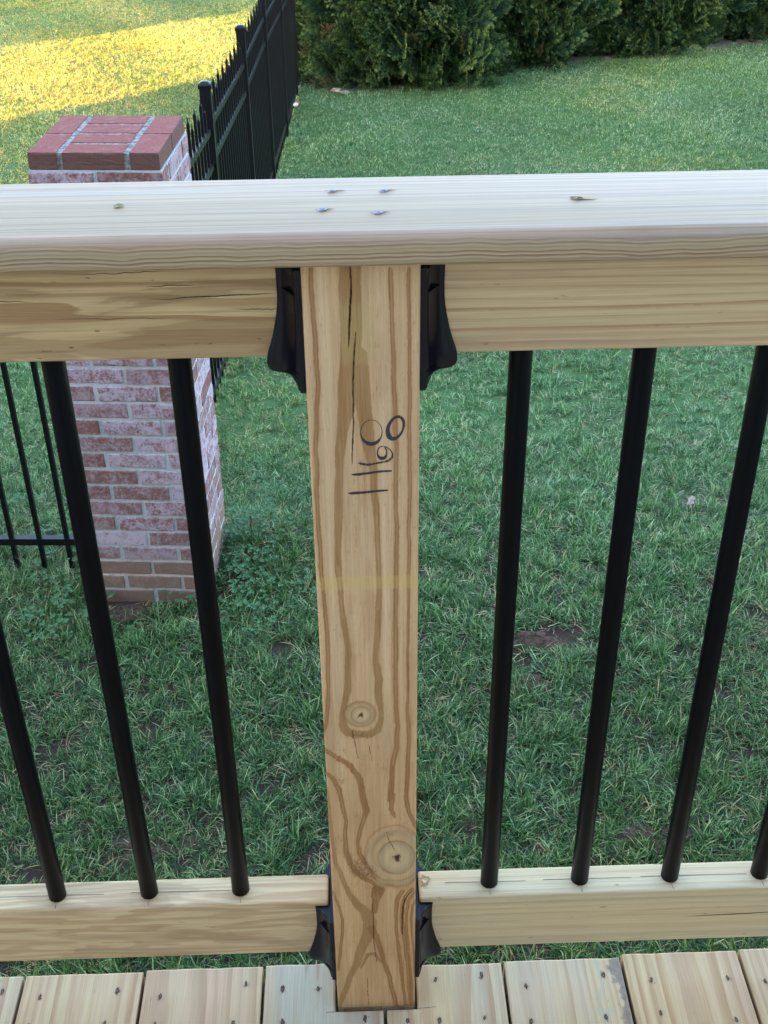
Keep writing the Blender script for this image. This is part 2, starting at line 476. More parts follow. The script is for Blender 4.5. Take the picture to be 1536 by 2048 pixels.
# --- the post: front face is a fine grid so grain, knots and checks follow the real board
BANDS = [[(-36.9, 908.0, 3.3), (-36.4, 850.9, 3.8), (-35.3, 812.3, 3.9), (-39.0, 758.5, 3.6), (-40.6, 679.8, 3.8), (-39.8, 651.9, 3.4), (-39.2, 623.1, 3.5), (-37.9, 593.4, 3.5), (-36.7, 562.7, 3.6), (-37.2, 531.1, 3.7), (-38.3, 498.5, 3.7), (-39.8, 473.3, 3.7), (-42.7, 447.5, 3.3), (-46.4, 433.6, 2.9)], [(-7.6, 907.4, 17.0), (-8.1, 862.9, 16.7), (-9.7, 824.9, 17.1), (-12.7, 798.7, 15.0), (-17.6, 771.6, 9.2), (-20.8, 743.7, 6.9), (-22.3, 707.3, 6.2), (-23.4, 674.1, 6.3), (-24.9, 651.4, 5.6), (-24.6, 622.6, 4.8), (-23.1, 592.9, 4.8), (-21.4, 569.9, 5.4), (-19.0, 546.4, 5.4), (-19.8, 514.3, 5.9), (-21.0, 492.8, 7.0), (-24.0, 474.4, 6.1), (-26.6, 460.8, 5.2), (-26.0, 448.6, 7.6), (-21.8, 438.8, 9.5), (-12.9, 435.8, 9.6), (-2.6, 435.4, 9.1), (5.8, 440.3, 7.7), (10.2, 452.4, 5.7), (10.6, 462.8, 4.7), (8.4, 478.2, 6.6), (7.7, 488.4, 7.5), (8.8, 505.0, 7.4), (6.1, 526.3, 6.4), (7.2, 545.4, 5.4), (9.6, 576.5, 5.4), (10.3, 606.7, 4.8), (10.1, 636.0, 4.7), (9.8, 664.3, 4.7), (9.8, 673.0, 4.2), (8.5, 698.9, 5.8), (7.0, 728.5, 6.2), (2.7, 764.1, 10.5), (0.7, 784.8, 11.9), (-1.2, 811.6, 13.3), (-3.6, 837.6, 13.9)], [(21.7, 906.7, 3.4), (23.1, 862.0, 3.5), (24.6, 810.7, 3.6), (25.6, 756.7, 3.6), (25.7, 677.7, 3.8), (25.1, 635.8, 3.9), (24.5, 591.3, 4.0), (24.3, 544.6, 4.1), (24.2, 496.2, 4.1), (24.1, 471.1, 4.2), (26.3, 444.6, 4.3), (24.3, 418.2, 4.4), (20.2, 381.6, 5.5), (18.0, 344.3, 6.0), (20.1, 352.0, 5.5), (18.6, 331.4, 4.6), (22.5, 319.8, 2.6)], [(35.4, 906.4, 2.6), (36.3, 849.2, 2.7), (37.0, 797.1, 2.8), (36.6, 727.7, 3.3), (36.3, 672.2, 3.0), (36.3, 606.0, 2.6), (35.7, 544.2, 2.3), (35.8, 495.7, 2.3), (34.7, 470.7, 2.8), (36.8, 448.1, 3.9), (37.4, 426.3, 3.8), (35.5, 399.5, 3.9), (34.1, 343.6, 4.5), (33.7, 349.5, 4.5), (36.4, 326.9, 4.5), (42.4, 309.3, 4.1), (46.4, 299.5, 3.1)], [(-44.3, 417.0, 3.8), (-35.7, 407.9, 4.9), (-23.1, 396.5, 5.8), (-14.2, 381.6, 5.9), (-10.5, 368.2, 5.9), (-8.4, 347.6, 6.4), (-5.8, 329.4, 6.6), (-9.0, 315.6, 4.5), (-13.4, 300.2, 4.1), (-15.8, 283.0, 4.1), (-14.1, 266.8, 5.2), (-9.2, 250.3, 5.2)], [(-45.5, 386.4, 3.5), (-36.7, 374.9, 4.9), (-32.0, 360.7, 4.9), (-29.8, 335.5, 4.5), (-27.0, 316.4, 4.0), (-28.3, 297.1, 4.1), (-28.3, 271.3, 5.2), (-24.1, 251.0, 6.8), (-16.4, 234.1, 7.4), (-2.9, 221.0, 5.3), (8.1, 208.0, 3.2)], [(-43.8, 364.0, 2.5), (-42.6, 326.6, 3.0), (-41.9, 288.0, 3.1), (-39.0, 251.7, 4.2), (-31.6, 222.4, 4.7), (-25.3, 201.0, 6.4), (-17.5, 183.8, 9.7), (-9.1, 172.2, 11.9), (-5.2, 154.4, 14.2), (-6.9, 134.4, 14.2), (-13.0, 116.5, 12.2), (-19.4, 89.1, 9.0), (-28.1, 61.1, 6.8), (-37.1, 27.6, 6.3), (-43.1, 3.0, 5.2)], [(-3.9, 143.2, 8.7), (2.9, 122.5, 7.2), (9.8, 85.1, 5.6), (15.4, 56.3, 5.1), (20.9, 19.4, 4.6), (23.4, -3.3, 4.6)], [(-16.7, 74.8, 2.2), (-7.5, 97.8, 3.9), (-1.7, 99.8, 3.9), (6.8, 83.0, 1.7)], [(-43.9, 206.2, 2.7), (-37.7, 182.3, 2.7), (-34.9, 158.1, 3.3), (-36.0, 129.1, 3.3), (-39.5, 99.4, 3.4), (-42.5, 71.4, 2.8)], [(31.0, 204.6, 4.3), (24.7, 190.0, 4.9), (23.0, 170.6, 4.3), (23.2, 148.5, 3.8), (27.3, 91.2, 4.0), (31.0, 43.4, 3.4), (34.0, -2.6, 3.5)], [(40.8, 208.4, 3.7), (33.1, 193.8, 4.3), (30.1, 181.1, 4.3), (29.6, 159.2, 4.9), (33.2, 114.1, 3.9), (36.1, 67.2, 3.4), (39.6, -2.9, 3.5)], [(45.6, 206.0, 3.2), (36.6, 189.4, 3.3), (34.8, 170.0, 3.3), (34.9, 147.9, 2.7), (37.6, 90.7, 2.8), (40.6, 42.8, 2.9), (43.5, -3.2, 3.0)], [(46.4, 191.0, 2.7), (40.9, 180.5, 2.7), (40.0, 158.7, 2.7), (41.1, 125.1, 2.2), (43.5, 78.6, 2.2), (46.4, 18.0, 2.4)], [(-0.3, 197.6, 5.3), (1.9, 210.3, 7.5), (9.5, 207.8, 5.4), (2.4, 191.1, 7.5), (0.0, 171.7, 6.5)]]
CRACKS = [(1.7, [(-7.4, 908.5), (-7.5, 891.2), (-8.8, 866.9), (-9.5, 854.5), (-10.0, 844.0)]), (0.9, [(-4.5, 855.9), (-5.9, 837.7), (-7.2, 811.8), (-8.3, 785.1), (-9.2, 757.5), (-10.1, 739.1)]), (0.5, [(-1.0, 197.7), (-1.4, 160.8), (-1.7, 122.8), (-0.2, 99.7), (1.7, 83.2)]), (1.2, [(40.8, 205.2), (33.1, 190.6), (30.6, 178.9), (30.0, 154.8), (30.6, 132.4)]), (0.35, [(-9.7, 55.3), (-9.8, 31.0), (-8.8, 6.1)]), (0.4, [(-17.3, 439.5), (-14.5, 421.6), (-12.3, 403.4)]), (0.4, [(-2.2, 421.1), (0.1, 401.1)]), (0.5, [(14.4, 297.0), (16.3, 285.1), (20.3, 275.0), (23.6, 266.9)])]
INK = [(0.8, [(6.0, 780.1, 0.66), (8.2, 779.7, 0.66), (10.3, 778.5, 0.66), (12.0, 776.7, 0.66), (13.4, 774.4, 0.66), (14.2, 771.7, 0.66), (14.5, 768.8, 0.66), (14.1, 765.9, 1.02), (13.2, 763.3, 1.58), (11.8, 761.0, 2.23), (10.0, 759.2, 2.85), (7.9, 758.2, 3.28), (5.7, 757.8, 3.44), (3.4, 758.3, 3.28), (1.3, 759.5, 2.85), (-0.4, 761.3, 2.23), (-1.8, 763.7, 1.58), (-2.6, 766.4, 1.02), (-2.8, 769.3, 0.66), (-2.4, 772.2, 0.66), (-1.5, 774.8, 0.66), (-0.1, 777.0, 0.66), (1.7, 778.7, 0.66), (3.8, 779.8, 0.66), (6.0, 780.1, 0.66)]), (0.95, [(29.0, 782.2, 2.33), (30.2, 781.1, 2.3), (31.2, 779.5, 2.22), (31.8, 777.4, 2.1), (31.9, 775.0, 1.94), (31.6, 772.4, 1.75), (30.9, 769.7, 1.55), (29.8, 767.3, 1.75), (28.4, 765.2, 1.94), (26.8, 763.6, 2.35), (25.1, 762.5, 2.83), (23.4, 762.2, 3.23), (21.9, 762.6, 3.51), (20.6, 763.6, 3.65), (19.7, 765.2, 3.66), (19.1, 767.4, 3.52), (19.0, 769.8, 3.24), (19.3, 772.5, 2.86), (20.0, 775.1, 2.38), (21.2, 777.5, 2.24), (22.5, 779.6, 2.06), (24.1, 781.2, 2.1), (25.8, 782.2, 2.22), (27.4, 782.5, 2.3), (29.0, 782.2, 2.33)]), (0.8, [(16.2, 754.5, 1.0), (16.9, 753.6, 1.0), (17.5, 752.6, 1.0), (17.9, 751.4, 1.0), (18.1, 750.0, 1.0), (18.0, 748.7, 1.05), (17.8, 747.4, 1.34), (17.3, 746.2, 1.81), (16.7, 745.2, 2.36), (15.9, 744.5, 2.87), (15.0, 744.1, 3.22), (14.1, 744.0, 3.32), (13.2, 744.2, 3.17), (12.4, 744.7, 2.79), (11.6, 745.5, 2.26), (11.0, 746.6, 1.72), (10.7, 747.8, 1.27), (10.5, 749.1, 1.02), (10.5, 750.5, 1.0), (10.7, 751.8, 1.0), (11.2, 753.0, 1.0), (11.8, 754.0, 1.0), (12.6, 754.7, 1.0), (13.4, 755.1, 1.0), (14.3, 755.3, 1.0)]), (0.6, [(14.3, 755.8, 0.89), (17.5, 754.8, 1.0), (20.6, 752.2, 1.11), (22.7, 748.5, 1.33), (22.4, 744.8, 2.44), (20.0, 742.1, 2.55), (16.3, 740.6, 2.22), (11.0, 739.8, 1.99), (5.6, 738.7, 2.11), (2.4, 738.2, 2.77), (-0.8, 738.9, 2.44), (-3.4, 739.6, 2.44), (-5.5, 740.3, 1.33)]), (0.7, [(-11.1, 729.2, 1.11), (-8.4, 729.1, 2.44), (-4.7, 729.2, 2.77), (-0.9, 729.8, 2.33), (3.4, 730.2, 2.55), (8.7, 731.1, 2.22), (14.1, 731.6, 2.11), (18.3, 731.8, 1.99), (22.1, 731.8, 1.66)]), (0.85, [(-14.2, 711.0, 1.0), (-11.5, 710.9, 2.44), (-6.7, 711.2, 2.55), (-1.3, 711.4, 2.22), (3.1, 711.9, 2.22), (8.5, 712.4, 1.99), (13.9, 712.8, 1.99), (18.7, 713.1, 1.44)])]
def build_post():
    xs = np.concatenate([[-44.5, -44.2, -43.6, -42.7], np.linspace(-42, 42, 141), [42.7, 43.6, 44.2, 44.5]])
    ins = np.concatenate([[2.0, 1.0, .35, .05], np.zeros(141), [.05, .35, 1.0, 2.0]])
    zs = np.linspace(0.0, 912.0, 1217)
    X, Z = np.meshgrid(xs, zs)
    nz, nx = X.shape
    n1 = vnoise((nz, nx), (46, 10), 1); n2 = vnoise((nz, nx), (300, 60), 2); n3 = vnoise((nz, nx), (9, 4), 3)
    n4 = vnoise((nz, nx), (20, 90), 4); n5 = vnoise((nz, nx), (600, 140), 5)
    Xw = X + (n1 - .5) * 1.4 + (n2 - .5) * .5
    up = smooth01(Z, 150, 700)
    base = np.array([.66, .420, .245]) * up[..., None] + np.array([.585, .335, .165]) * (1 - up[..., None])
    base = base * (1 + (n3 - .5) * .16)[..., None]
    # faint fine straight ring lines over the whole face
    fine = np.sin(Xw * 3.3 + 2.5 * n1 + n4 * 3) * .5 + .5
    base *= (1 - .07 * fine)[..., None]
    n6 = vnoise((nz, nx), (5, 70), 6); n7 = vnoise((nz, nx), (14, 34), 7)
    base *= (1 + (n6 - .5)[..., None] * np.array([.14, .17, .22])) * (1 + (n7 - .5)[..., None] * np.array([.10, .14, .18]))
    n8 = vnoise((nz, nx), (70, 150), 8); n9 = vnoise((nz, nx), (150, 120), 9); n10 = vnoise((nz, nx), (26, 12), 10)
    base *= (1 + (n8 - .5)[..., None] * np.array([.10, .12, .15]))
    base *= (1 - .22 * smooth01(n9 + .18 * (n10 - .5), .86, .96)[..., None] * np.array([.7, .9, 1.0]))
    base *= (1 - .10 * smooth01(n10, .62, .9)[..., None] * np.array([.6, .9, 1.1]))
    # pinkish / pale columns between the bands
    pale = np.exp(-((X + 30) / 5.5) ** 2) + np.exp(-((X - 16 - 2 * np.sin(Z / 120)) / 4.5) ** 2)
    base = base * (1 + .07 * pale)[..., None] * np.where(pale[..., None] > .3, np.array([.98, 1.01, 1.05]), 1.0)
    field = np.zeros_like(X)
    def dist_poly(P, closed=False):
        """distance and local half width of the nearest segment"""
        D = np.full(X.shape, 1e3); W = np.ones(X.shape); S = np.zeros(X.shape)
        P = [tuple(p) for p in P]
        for a, b in zip(P, P[1:]):
            z0, z1 = min(a[1], b[1]) - 22, max(a[1], b[1]) + 22
            i0, i1 = np.searchsorted(zs, z0), np.searchsorted(zs, z1)
            if i1 <= i0: continue
            x_ = Xw[i0:i1]; z_ = Z[i0:i1] + (n2[i0:i1] - .5) * 2.0
            dx, dz = b[0] - a[0], b[1] - a[1]; l2 = dx * dx + dz * dz + 1e-9
            tt = np.clip(((x_ - a[0]) * dx + (z_ - a[1]) * dz) / l2, 0, 1)
            px = x_ - a[0] - tt * dx; pz = z_ - a[1] - tt * dz
            d = np.hypot(px, pz); wd = (a[2] * (1 - tt) + b[2] * tt) / 2
            s = (px * dz - pz * dx) / math.sqrt(l2)
            k = (d - wd) < (D[i0:i1] - W[i0:i1])
            D[i0:i1] = np.where(k, d, D[i0:i1]); W[i0:i1] = np.where(k, wd, W[i0:i1]); S[i0:i1] = np.where(k, s, S[i0:i1])
        return D, W, S
    dark = np.array([.31, .140, .050]); dark2 = np.array([.36, .190, .078])
    col = base.copy()
    for bi, P in enumerate(BANDS):
        D, W, S = dist_poly(P)
        m = 1 - smooth01(D, W - .35, W + .45)
        thin = W < 2.6
        # thin bands are two dark lines with a lighter heart
        core = np.where(thin & (W > 1.2), smooth01(np.abs(D), 0, W * .8), .82)
        tone = (dark if bi not in (1, 6) else dark2)
        a = m * (.56 + .34 * core) * (.62 + .38 * n4 + .35 * n8)
        col = col * (1 - a[..., None]) + tone * a[..., None]
        halo = (1 - smooth01(D, W, W + 3.0)) * .12
        col = col * (1 - halo[..., None] * np.array([.35, .6, .8]))
    # knots
    def knot(cx, cz, rx, rz, seed, light, ringn, amt):
        nonlocal col
        e = np.hypot((X - cx) / rx, (Z - cz) / rz) + (n1 - .5) * .10 + (n2 - .5) * .02
        m = 1 - smooth01(e, .93, 1.03)
        rr = .5 + .5 * np.sin(e * ringn + n1 * 2)
        kc = np.array(light) * (1 - (amt * 1.8 * rr + .10 * n7 + .08 * n4)[..., None] * np.array([.8, 1, 1.25])) * (1 - .26 * smooth01(e, .45, 1.0))[..., None] * (1 - .35 * np.exp(-(e / .30) ** 2)[..., None] * np.array([.35, .5, .65]))
        col = col * (1 - m[..., None]) + kc * m[..., None]
        edge = np.exp(-((e - 1.0) / .06) ** 2) * .62 * (0.25 + n1)
        col = col * (1 - edge[..., None] * np.array([.5, .65, .75]))
        return e
    knot(-9.5, 462.0, 15.0, 16.5, 1, (.66, .44, .24), 30, .04)
    knot(-8.5, 461.0, 9.5, 11.0, 2, (.68, .48, .28), 26, .05)
    knot(24.0, 256.0, 31.0, 45.0, 3, (.70, .455, .25), 20, .02)
    # pale arc and inner knot of the big one
    e = np.hypot((X - 22) / 27.0, (Z - 264) / 37.0)
    arc = np.exp(-((e - 1.0 + (n1 - .5) * .08) / .07) ** 2) * smooth01(Z + X * -.6, 236, 262)
    col = col * (1 - .35 * arc[..., None]) + np.array([.70, .52, .32]) * .35 * arc[..., None]
    arc2 = np.exp(-((e - 1.16 + (n1 - .5) * .08) / .035) ** 2) * .6
    col = col * (1 - arc2[..., None] * np.array([.30, .48, .60]))
    arc3 = np.exp(-((e - .83 + (n1 - .5) * .1) / .05) ** 2) * .4 * (X < 22)
    col = col * (1 - arc3[..., None] * np.array([.30, .48, .60]))
    knot(24.0, 258.0, 19.0, 26.0, 4, (.68, .49, .29), 46, .06)
    for cx, cz, r0 in ((-9.0, 459.5, 3.0), (24.5, 257.5, 4.6)):
        ang = np.arctan2(Z - cz, X - cx)
        e = np.hypot(X - cx, (Z - cz) * .72) / (r0 * np.maximum(.25, .80 + .28 * np.sin(ang * 3 + cx) + .22 * np.sin(ang * 5 + 1.3) + .9 * (n5 - .5) + .5 * (n2 - .5)))
        m = 1 - smooth01(e, .55, 1.1)
        col = col * (1 - m[..., None]) + np.array([.10, .042, .018]) * m[..., None]
    # torn, rough grain under the big knot
    for cx, cz, rx, rz, am in ((-12, 240, 16, 17, 1.0), (4, 208, 9, 12, .9), (-24, 262, 8, 10, .5), (-12, 434, 17, 6, .7), (-26, 414, 5, 6, .5), (-30, 375, 10, 9, .4), (-6, 228, 26, 30, .35)):
        e = np.hypot((X - cx) / rx + (Z - cz) * .012, (Z - cz) / rz)
        m = np.clip(1.15 - e, 0, 1) * am
        nn = smooth01(n5 * .6 + n2 * .4 + m * .33, .62, .80) * np.minimum(1, m * 1.8)
        col = col * (1 - .72 * nn[..., None]) + np.array([.22, .105, .045]) * .72 * nn[..., None]
    # tape mark and greenish stain
    m = smooth01(Z, 609.5, 611) * (1 - smooth01(Z, 623.5, 625.5)) * (.55 + .3 * n3)
    col = col * (1 - .34 * m[..., None]) + np.array([.66, .52, .24]) * .34 * m[..., None]
    col = col * (1 - m[..., None] * np.array([-.03, .0, .20]))
    m = smooth01(X, -18, -15) * (1 - smooth01(X, 9, 12)) * smooth01(Z, 826, 834) * (1 - smooth01(Z, 876, 884)) * .30
    col = col * (1 - m[..., None]) + np.array([.52, .40, .16]) * m[..., None]
    # face colour darkens towards the foot
    m = (1 - smooth01(Z, 0, 14)) * .18 + (1 - smooth01(Z, 0, 3.0)) * .35
    col = col * (1 - m[..., None])
    # checks (real grooves)
    Y = np.broadcast_to(ins, X.shape).copy()
    for w, P in CRACKS:
        D = np.full(X.shape, 1e3); n = len(P)
        Pw = [(p[0], p[1], w * (1 if 0 < i < n - 1 else .25)) for i, p in enumerate(P)]
        D, W, S = dist_poly(Pw)
        D = np.abs(D + (n5 - .5) * .25)
        m = 1 - smooth01(D, W * .40, W * .60 + .30)
        col = col * (1 - .93 * m[..., None])
        Y += m * min(3.0, 2.6 * w)
    Y += (n5 - .5) * .12 + (n1 - .5) * .25
    for cx, cz, r0, dp in ((-9.0, 459.5, 2.6, 2.5), (24.5, 257.5, 4.0, 3.0)):
        Y += dp * (1 - smooth01(np.hypot(X - cx, Z - cz), r0 * .4, r0))
    V = np.stack([X, Y, Z], -1).reshape(-1, 3) / 1000
    idx = np.arange(nz * nx).reshape(nz, nx)
    F = np.stack([idx[:-1, :-1], idx[:-1, 1:], idx[1:, 1:], idx[1:, :-1]], -1).reshape(-1, 4)
    # sides and back, wrapped round from the two edge columns
    vl, vr = idx[:, 0], idx[:, -1]
    n0 = nz * nx
    zb = zs[::16] / 1000; nb = len(zb)
    sl = idx[::16, 0]; sr = idx[::16, -1]
    back = np.concatenate([np.stack([np.full(nb, -.0445), np.full(nb, .089), zb], -1), np.stack([np.full(nb, .0445), np.full(nb, .089), zb], -1)])
    bl = np.arange(nb) + n0; br = bl + nb
    F2 = np.concatenate([np.stack([sl[:-1], sl[1:], bl[1:], bl[:-1]], -1), np.stack([sr[:-1], br[:-1], br[1:], sr[1:]], -1), np.stack([bl[:-1], bl[1:], br[1:], br[:-1]], -1)])
    V = np.concatenate([V, back]); F = np.concatenate([F, F2])
    colv = np.concatenate([np.clip(col, 0.004, 1).reshape(-1, 3), np.tile([[.52, .37, .23]], (2 * nb, 1))])
    return npmesh('post', V, F, m_post, smooth=False, color=colv)
post = obj('post', build_post(), m_post, rail_root, RP(0, 0, 0))
post['label'] = 'square pine post with two knots, a long check and pencilled digits'
obj('gap_backing', bm_box(-.30, -.0452, -.004, .050, -.17, -.0275), m_joist, rail_root, RP(0, 0, 0))  # added boards so the gap beside the post reads dark
obj('gap_backing', bm_box(.0452, .30, -.004, .050, -.17, -.0275), m_joist, rail_root, RP(0, 0, 0))
obj('post_stub', bm_box(-.0443, .0443, .002, .0888, -0.30, -0.0005), m_post2, post)

# handwriting: marker strokes with dry-brush gaps
t = NT('marker_ink')
av = t.n('ShaderNodeAttribute', {}, 2, attribute_name='ink')
uvx = t.n('ShaderNodeAttribute', {}, 2, attribute_name='across')
p_ = t.co()
nn = t.noise(t.vec('MULTIPLY', p_, (420, 1, 60)), 1.0, 3.0, 0.65)
nn2 = t.noise(t.vec('MULTIPLY', p_, (1400, 1, 500)), 1.0, 2.0, 0.6)
dens = t.math('ADD', t.math('MULTIPLY', nn, 0.75), t.math('MULTIPLY', nn2, 0.25))
edge = t.ss(t.math('ABSOLUTE', uvx), 0.55, 1.0, 0.0, 0.55)
cov = t.math('SUBTRACT', t.math('ADD', t.math('MULTIPLY_ADD', av, 1.25, -0.12), t.math('MULTIPLY', t.math('SUBTRACT', dens, 0.5), 1.5)), edge)
alpha = t.math('MULTIPLY', t.ss(cov, 0.10, 0.80), 0.90)
tb = t.n('ShaderNodeBsdfTransparent'); mx = t.n('ShaderNodeMixShader', {0: alpha, 1: tb})
t.final((.050, .040, .050), 0.6, None, 0.2)
t.t.links.new(t.b.outputs[0], mx.node.inputs[2]); t.t.links.new(mx, t.out.inputs[0])
m_ink = t.m
V = []; F = []; AI = []; AA = []
for si, (ink, P) in enumerate(INK):
    P = [(p[0], p[1], p[2]) for p in P]
    Q = []
    for a, b in zip(P, P[1:]):
        for k in range(4): Q.append(tuple(a[i] + (b[i] - a[i]) * k / 4 for i in range(3)))
    Q.append(P[-1]); b0 = len(V)
    for i, q_ in enumerate(Q):
        a = Q[max(0, i - 1)]; b = Q[min(len(Q) - 1, i + 1)]
        dx, dz = b[0] - a[0], b[1] - a[1]; l = math.hypot(dx, dz) or 1
        nx_, nz_ = -dz / l, dx / l
        for s in (-1, 0, 1):
            V.append(((q_[0] + nx_ * q_[2] * .58 * s) / 1000, -0.00025 - si * 1e-5, (q_[1] + nz_ * q_[2] * .58 * s) / 1000)); AI.append(ink * (.85 if si in (0,) and q_[2] < 1.9 else 1)); AA.append(s)
    for i in range(len(Q) - 1):
        for s in (0, 1):
            a = b0 + i * 3 + s; F.append((a, a + 1, a + 4, a + 3))
me = npmesh('handwritten_number', V, F, m_ink, {'ink': AI, 'across': AA})
o = obj('handwritten_number', me, m_ink, post)
o['label'] = 'marker-pen number 1168 written sideways up the post'

# --- cap board
def rounded_profile(y0, y1, z0, z1, rf, rb, n=6):
    pts = []
    for (cy, cz, r, a0) in ((y1 - rb, z0 + rb * .5, rb * .5, -90), (y1 - rb, z1 - rb, rb, 0), (y0 + rf, z1 - rf, rf, 90), (y0 + rf * .6, z0 + rf * .6, rf * .6, 180)):
        for i in range(n + 1):
            a = R_(a0 + 90 * i / n); pts.append((cy + r * math.cos(a), cz + r * math.sin(a)))
    return pts
capY0, capY1 = -0.01323, 0.11867
pr = rounded_profile(capY0, capY1, 0, 0.0254, 0.0085, 0.006)
cyc = (capY0 + capY1) / 2
bm = bmesh.new()
xs = np.linspace(-1.87, 1.87, 61)
rings = []
for x in xs:
    rings.append([bm.verts.new((x, y - cyc, z)) for y, z in pr])
for a, b in zip(rings, rings[1:]):
    for i in range(len(pr)):
        j = (i + 1) % len(pr); bm.faces.new((a[i], b[i], b[j], a[j]))
bm.faces.new(rings[0]); bm.faces.new(rings[-1][::-1])
bmesh.ops.recalc_face_normals(bm, faces=bm.faces)
for f in bm.faces: f.smooth = True
cap = obj('cap_board', bm, m_cap, rail_root, RP(0, cyc, H))
for i, (x, y) in enumerate([(-20.4, 79.7), (19.7, 78.5), (-27.4, 38.3), (14.1, 29.4)]):
    o = obj('screw_plug', torn_bm(.0036, .0022, 90 + i), m_chalk, cap, (x / 1000, y / 1000 - cyc, .0256 + .0009))
    bmx = torn_bm(.0085, .0007, 95 + i); obj('split_fibre', bmx, m_cap, cap, (x / 1000 + .002, y / 1000 - cyc + .0012, .0256 + .00065))
o = obj('wood_chip', torn_bm(.0044, .0042, 7), simple('greenish_chip', (.20, .19, .09), .8, .2, 0, .3, 400), cap, (-.1825, .0561 - cyc, .0265))
o = obj('screw_hole', torn_bm(.0060, .0036, 8), m_darkwood, cap, (.1663, .0525 - cyc, .0264))
o = obj('split_fibre', torn_bm(.0110, .0022, 9), m_rail_tl, cap, (.172, .0528 - cyc, .0262))

# --- rails
RY0, RY1 = 0.0255, 0.0635
ZLO, ZUP = 0.07043, H - 0.0892
def crack_bm(P, w, y):
    """thin dark check: a tapering ribbon standing 0.3 mm proud of the face"""
    bm = bmesh.new(); up = []; lo = []
    n = len(P)
    for i, (x, z) in enumerate(P):
        ww = w * math.sin(math.pi * (i + .15) / (n - .7)) if n > 2 else w
        up.append(bm.verts.new((x, y, z + ww / 2))); lo.append(bm.verts.new((x, y, z - ww / 2)))
    for i in range(n - 1): bm.faces.new((lo[i], lo[i + 1], up[i + 1], up[i]))
    return bm
def wig(x0, x1, z0, z1, seed, n=14, a=.0006):
    r = random.Random(seed)
    return [(x0 + (x1 - x0) * i / n, z0 + (z1 - z0) * i / n + r.uniform(-a, a)) for i in range(n + 1)]
def rail(name, side, z, mat, label):
    x0, x1 = (-1.80, -0.0505) if side < 0 else (0.0505, 1.80)
    cx = (x0 + x1) / 2
    bm = bm_box(x0 - cx, x1 - cx, -0.019, 0.019, -0.0445, 0.0445, 0.0028, 3)
    o = obj(name, bm, mat, rail_root, RP(cx, 0.0445, z + 0.0445))
    o['label'] = label
    return o, cx
rtl, cxl = rail('top_rail', -1, ZUP, m_rail_tl, 'top rail left of the post, blotched brown with long cracks')
rtr, cxr = rail('top_rail', 1, ZUP, m_rail_tr, 'top rail right of the post, with straight even bands')
rbl, _ = rail('bottom_rail', -1, ZLO, m_rail_bl, 'bottom rail left of the post, with swirling grain')
rbr, _ = rail('bottom_rail', 1, ZLO, m_rail_br, 'bottom rail right of the post, plain with a dark split')
yf = -0.0193
for (x0, x1, z0, z1, w, s) in ((-.34, -.250, .0085, .0075, .0006, 1), (-.165, -.062, .007, .0105, .0007, 2), (-.215, -.142, .0285, .030, .0004, 3),
                               (-.165, -.125, .018, .0185, .0005, 4), (-.24, -.14, -.008, -.0085, .0003, 5), (-.10, -.058, -.002, -.0035, .0004, 6)):
    obj('crack', crack_bm(wig(x0 - cxl, x1 - cxl, z0, z1, s), w * 1.5, yf), m_darkwood, rtl)
obj('crack', crack_bm(wig(.355 - cxr, .47 - cxr, -.002, .0018, 11, 10, .0004), .0016, yf), m_darkwood, rbr)
# small knot on the right bottom rail's top face, near the post
kb = torn_bm(.0060, .0065, 33, 16); obj('knot', kb, simple('knot_brown', (.36, .21, .11), .7, .2, 0, .45, 700), rbr, (.0575 - cxr, 0.004, .0456))
obj('knot_ring', torn_bm(.0034, .0036, 34, 14), simple('knot_pale', (.55, .39, .25), .7, .2, 0, .2, 700), rbr, (.0575 - cxr, 0.004, .0459))

# --- balusters
bal_bm = lathe([(.0090, 0.0), (.0097, .001), (.0097, H - .0892 * 2 - ZLO - .001), (.0090, H - .0892 * 2 - ZLO)], 28)
bal0 = None
SP = 0.10155
BX = [-.1481 - SP * i for i in range(17)] + [.1295 + SP * i for i in range(17)]
for x in BX:
    if bal0 is None:
        bal0 = obj('baluster', bal_bm, m_black, rail_root, RP(x, .0445, ZLO + .0890), smooth=True)
    else: inst(bal0, RP(x, .0445, ZLO + .0890))
    if abs(x) < .6:
        r_ = rbl if x < 0 else rbr; c_ = cxl if x < 0 else cxr
        obj('pencil_mark', strip_bm((x - c_ + random.uniform(-.001, .001), -.0175), (x - c_, -.0105), .0007), m_pencil, r_, (0, 0, .0446))
bal0.data.polygons.foreach_set('use_smooth', [True] * len(bal0.data.polygons))
for (x0, x1, o_, c_) in ((-.47, -.30, rbl, cxl), (-.27, -.14, rbl, cxl), (.08, .17, rbr, cxr), (.19, .29, rbr, cxr), (.30, .42, rbr, cxr)):
    obj('pencil_line', strip_bm((x0 - c_, .0008), (x1 - c_, .0), .0006), m_pencil, o_, (0, 0, .0446))

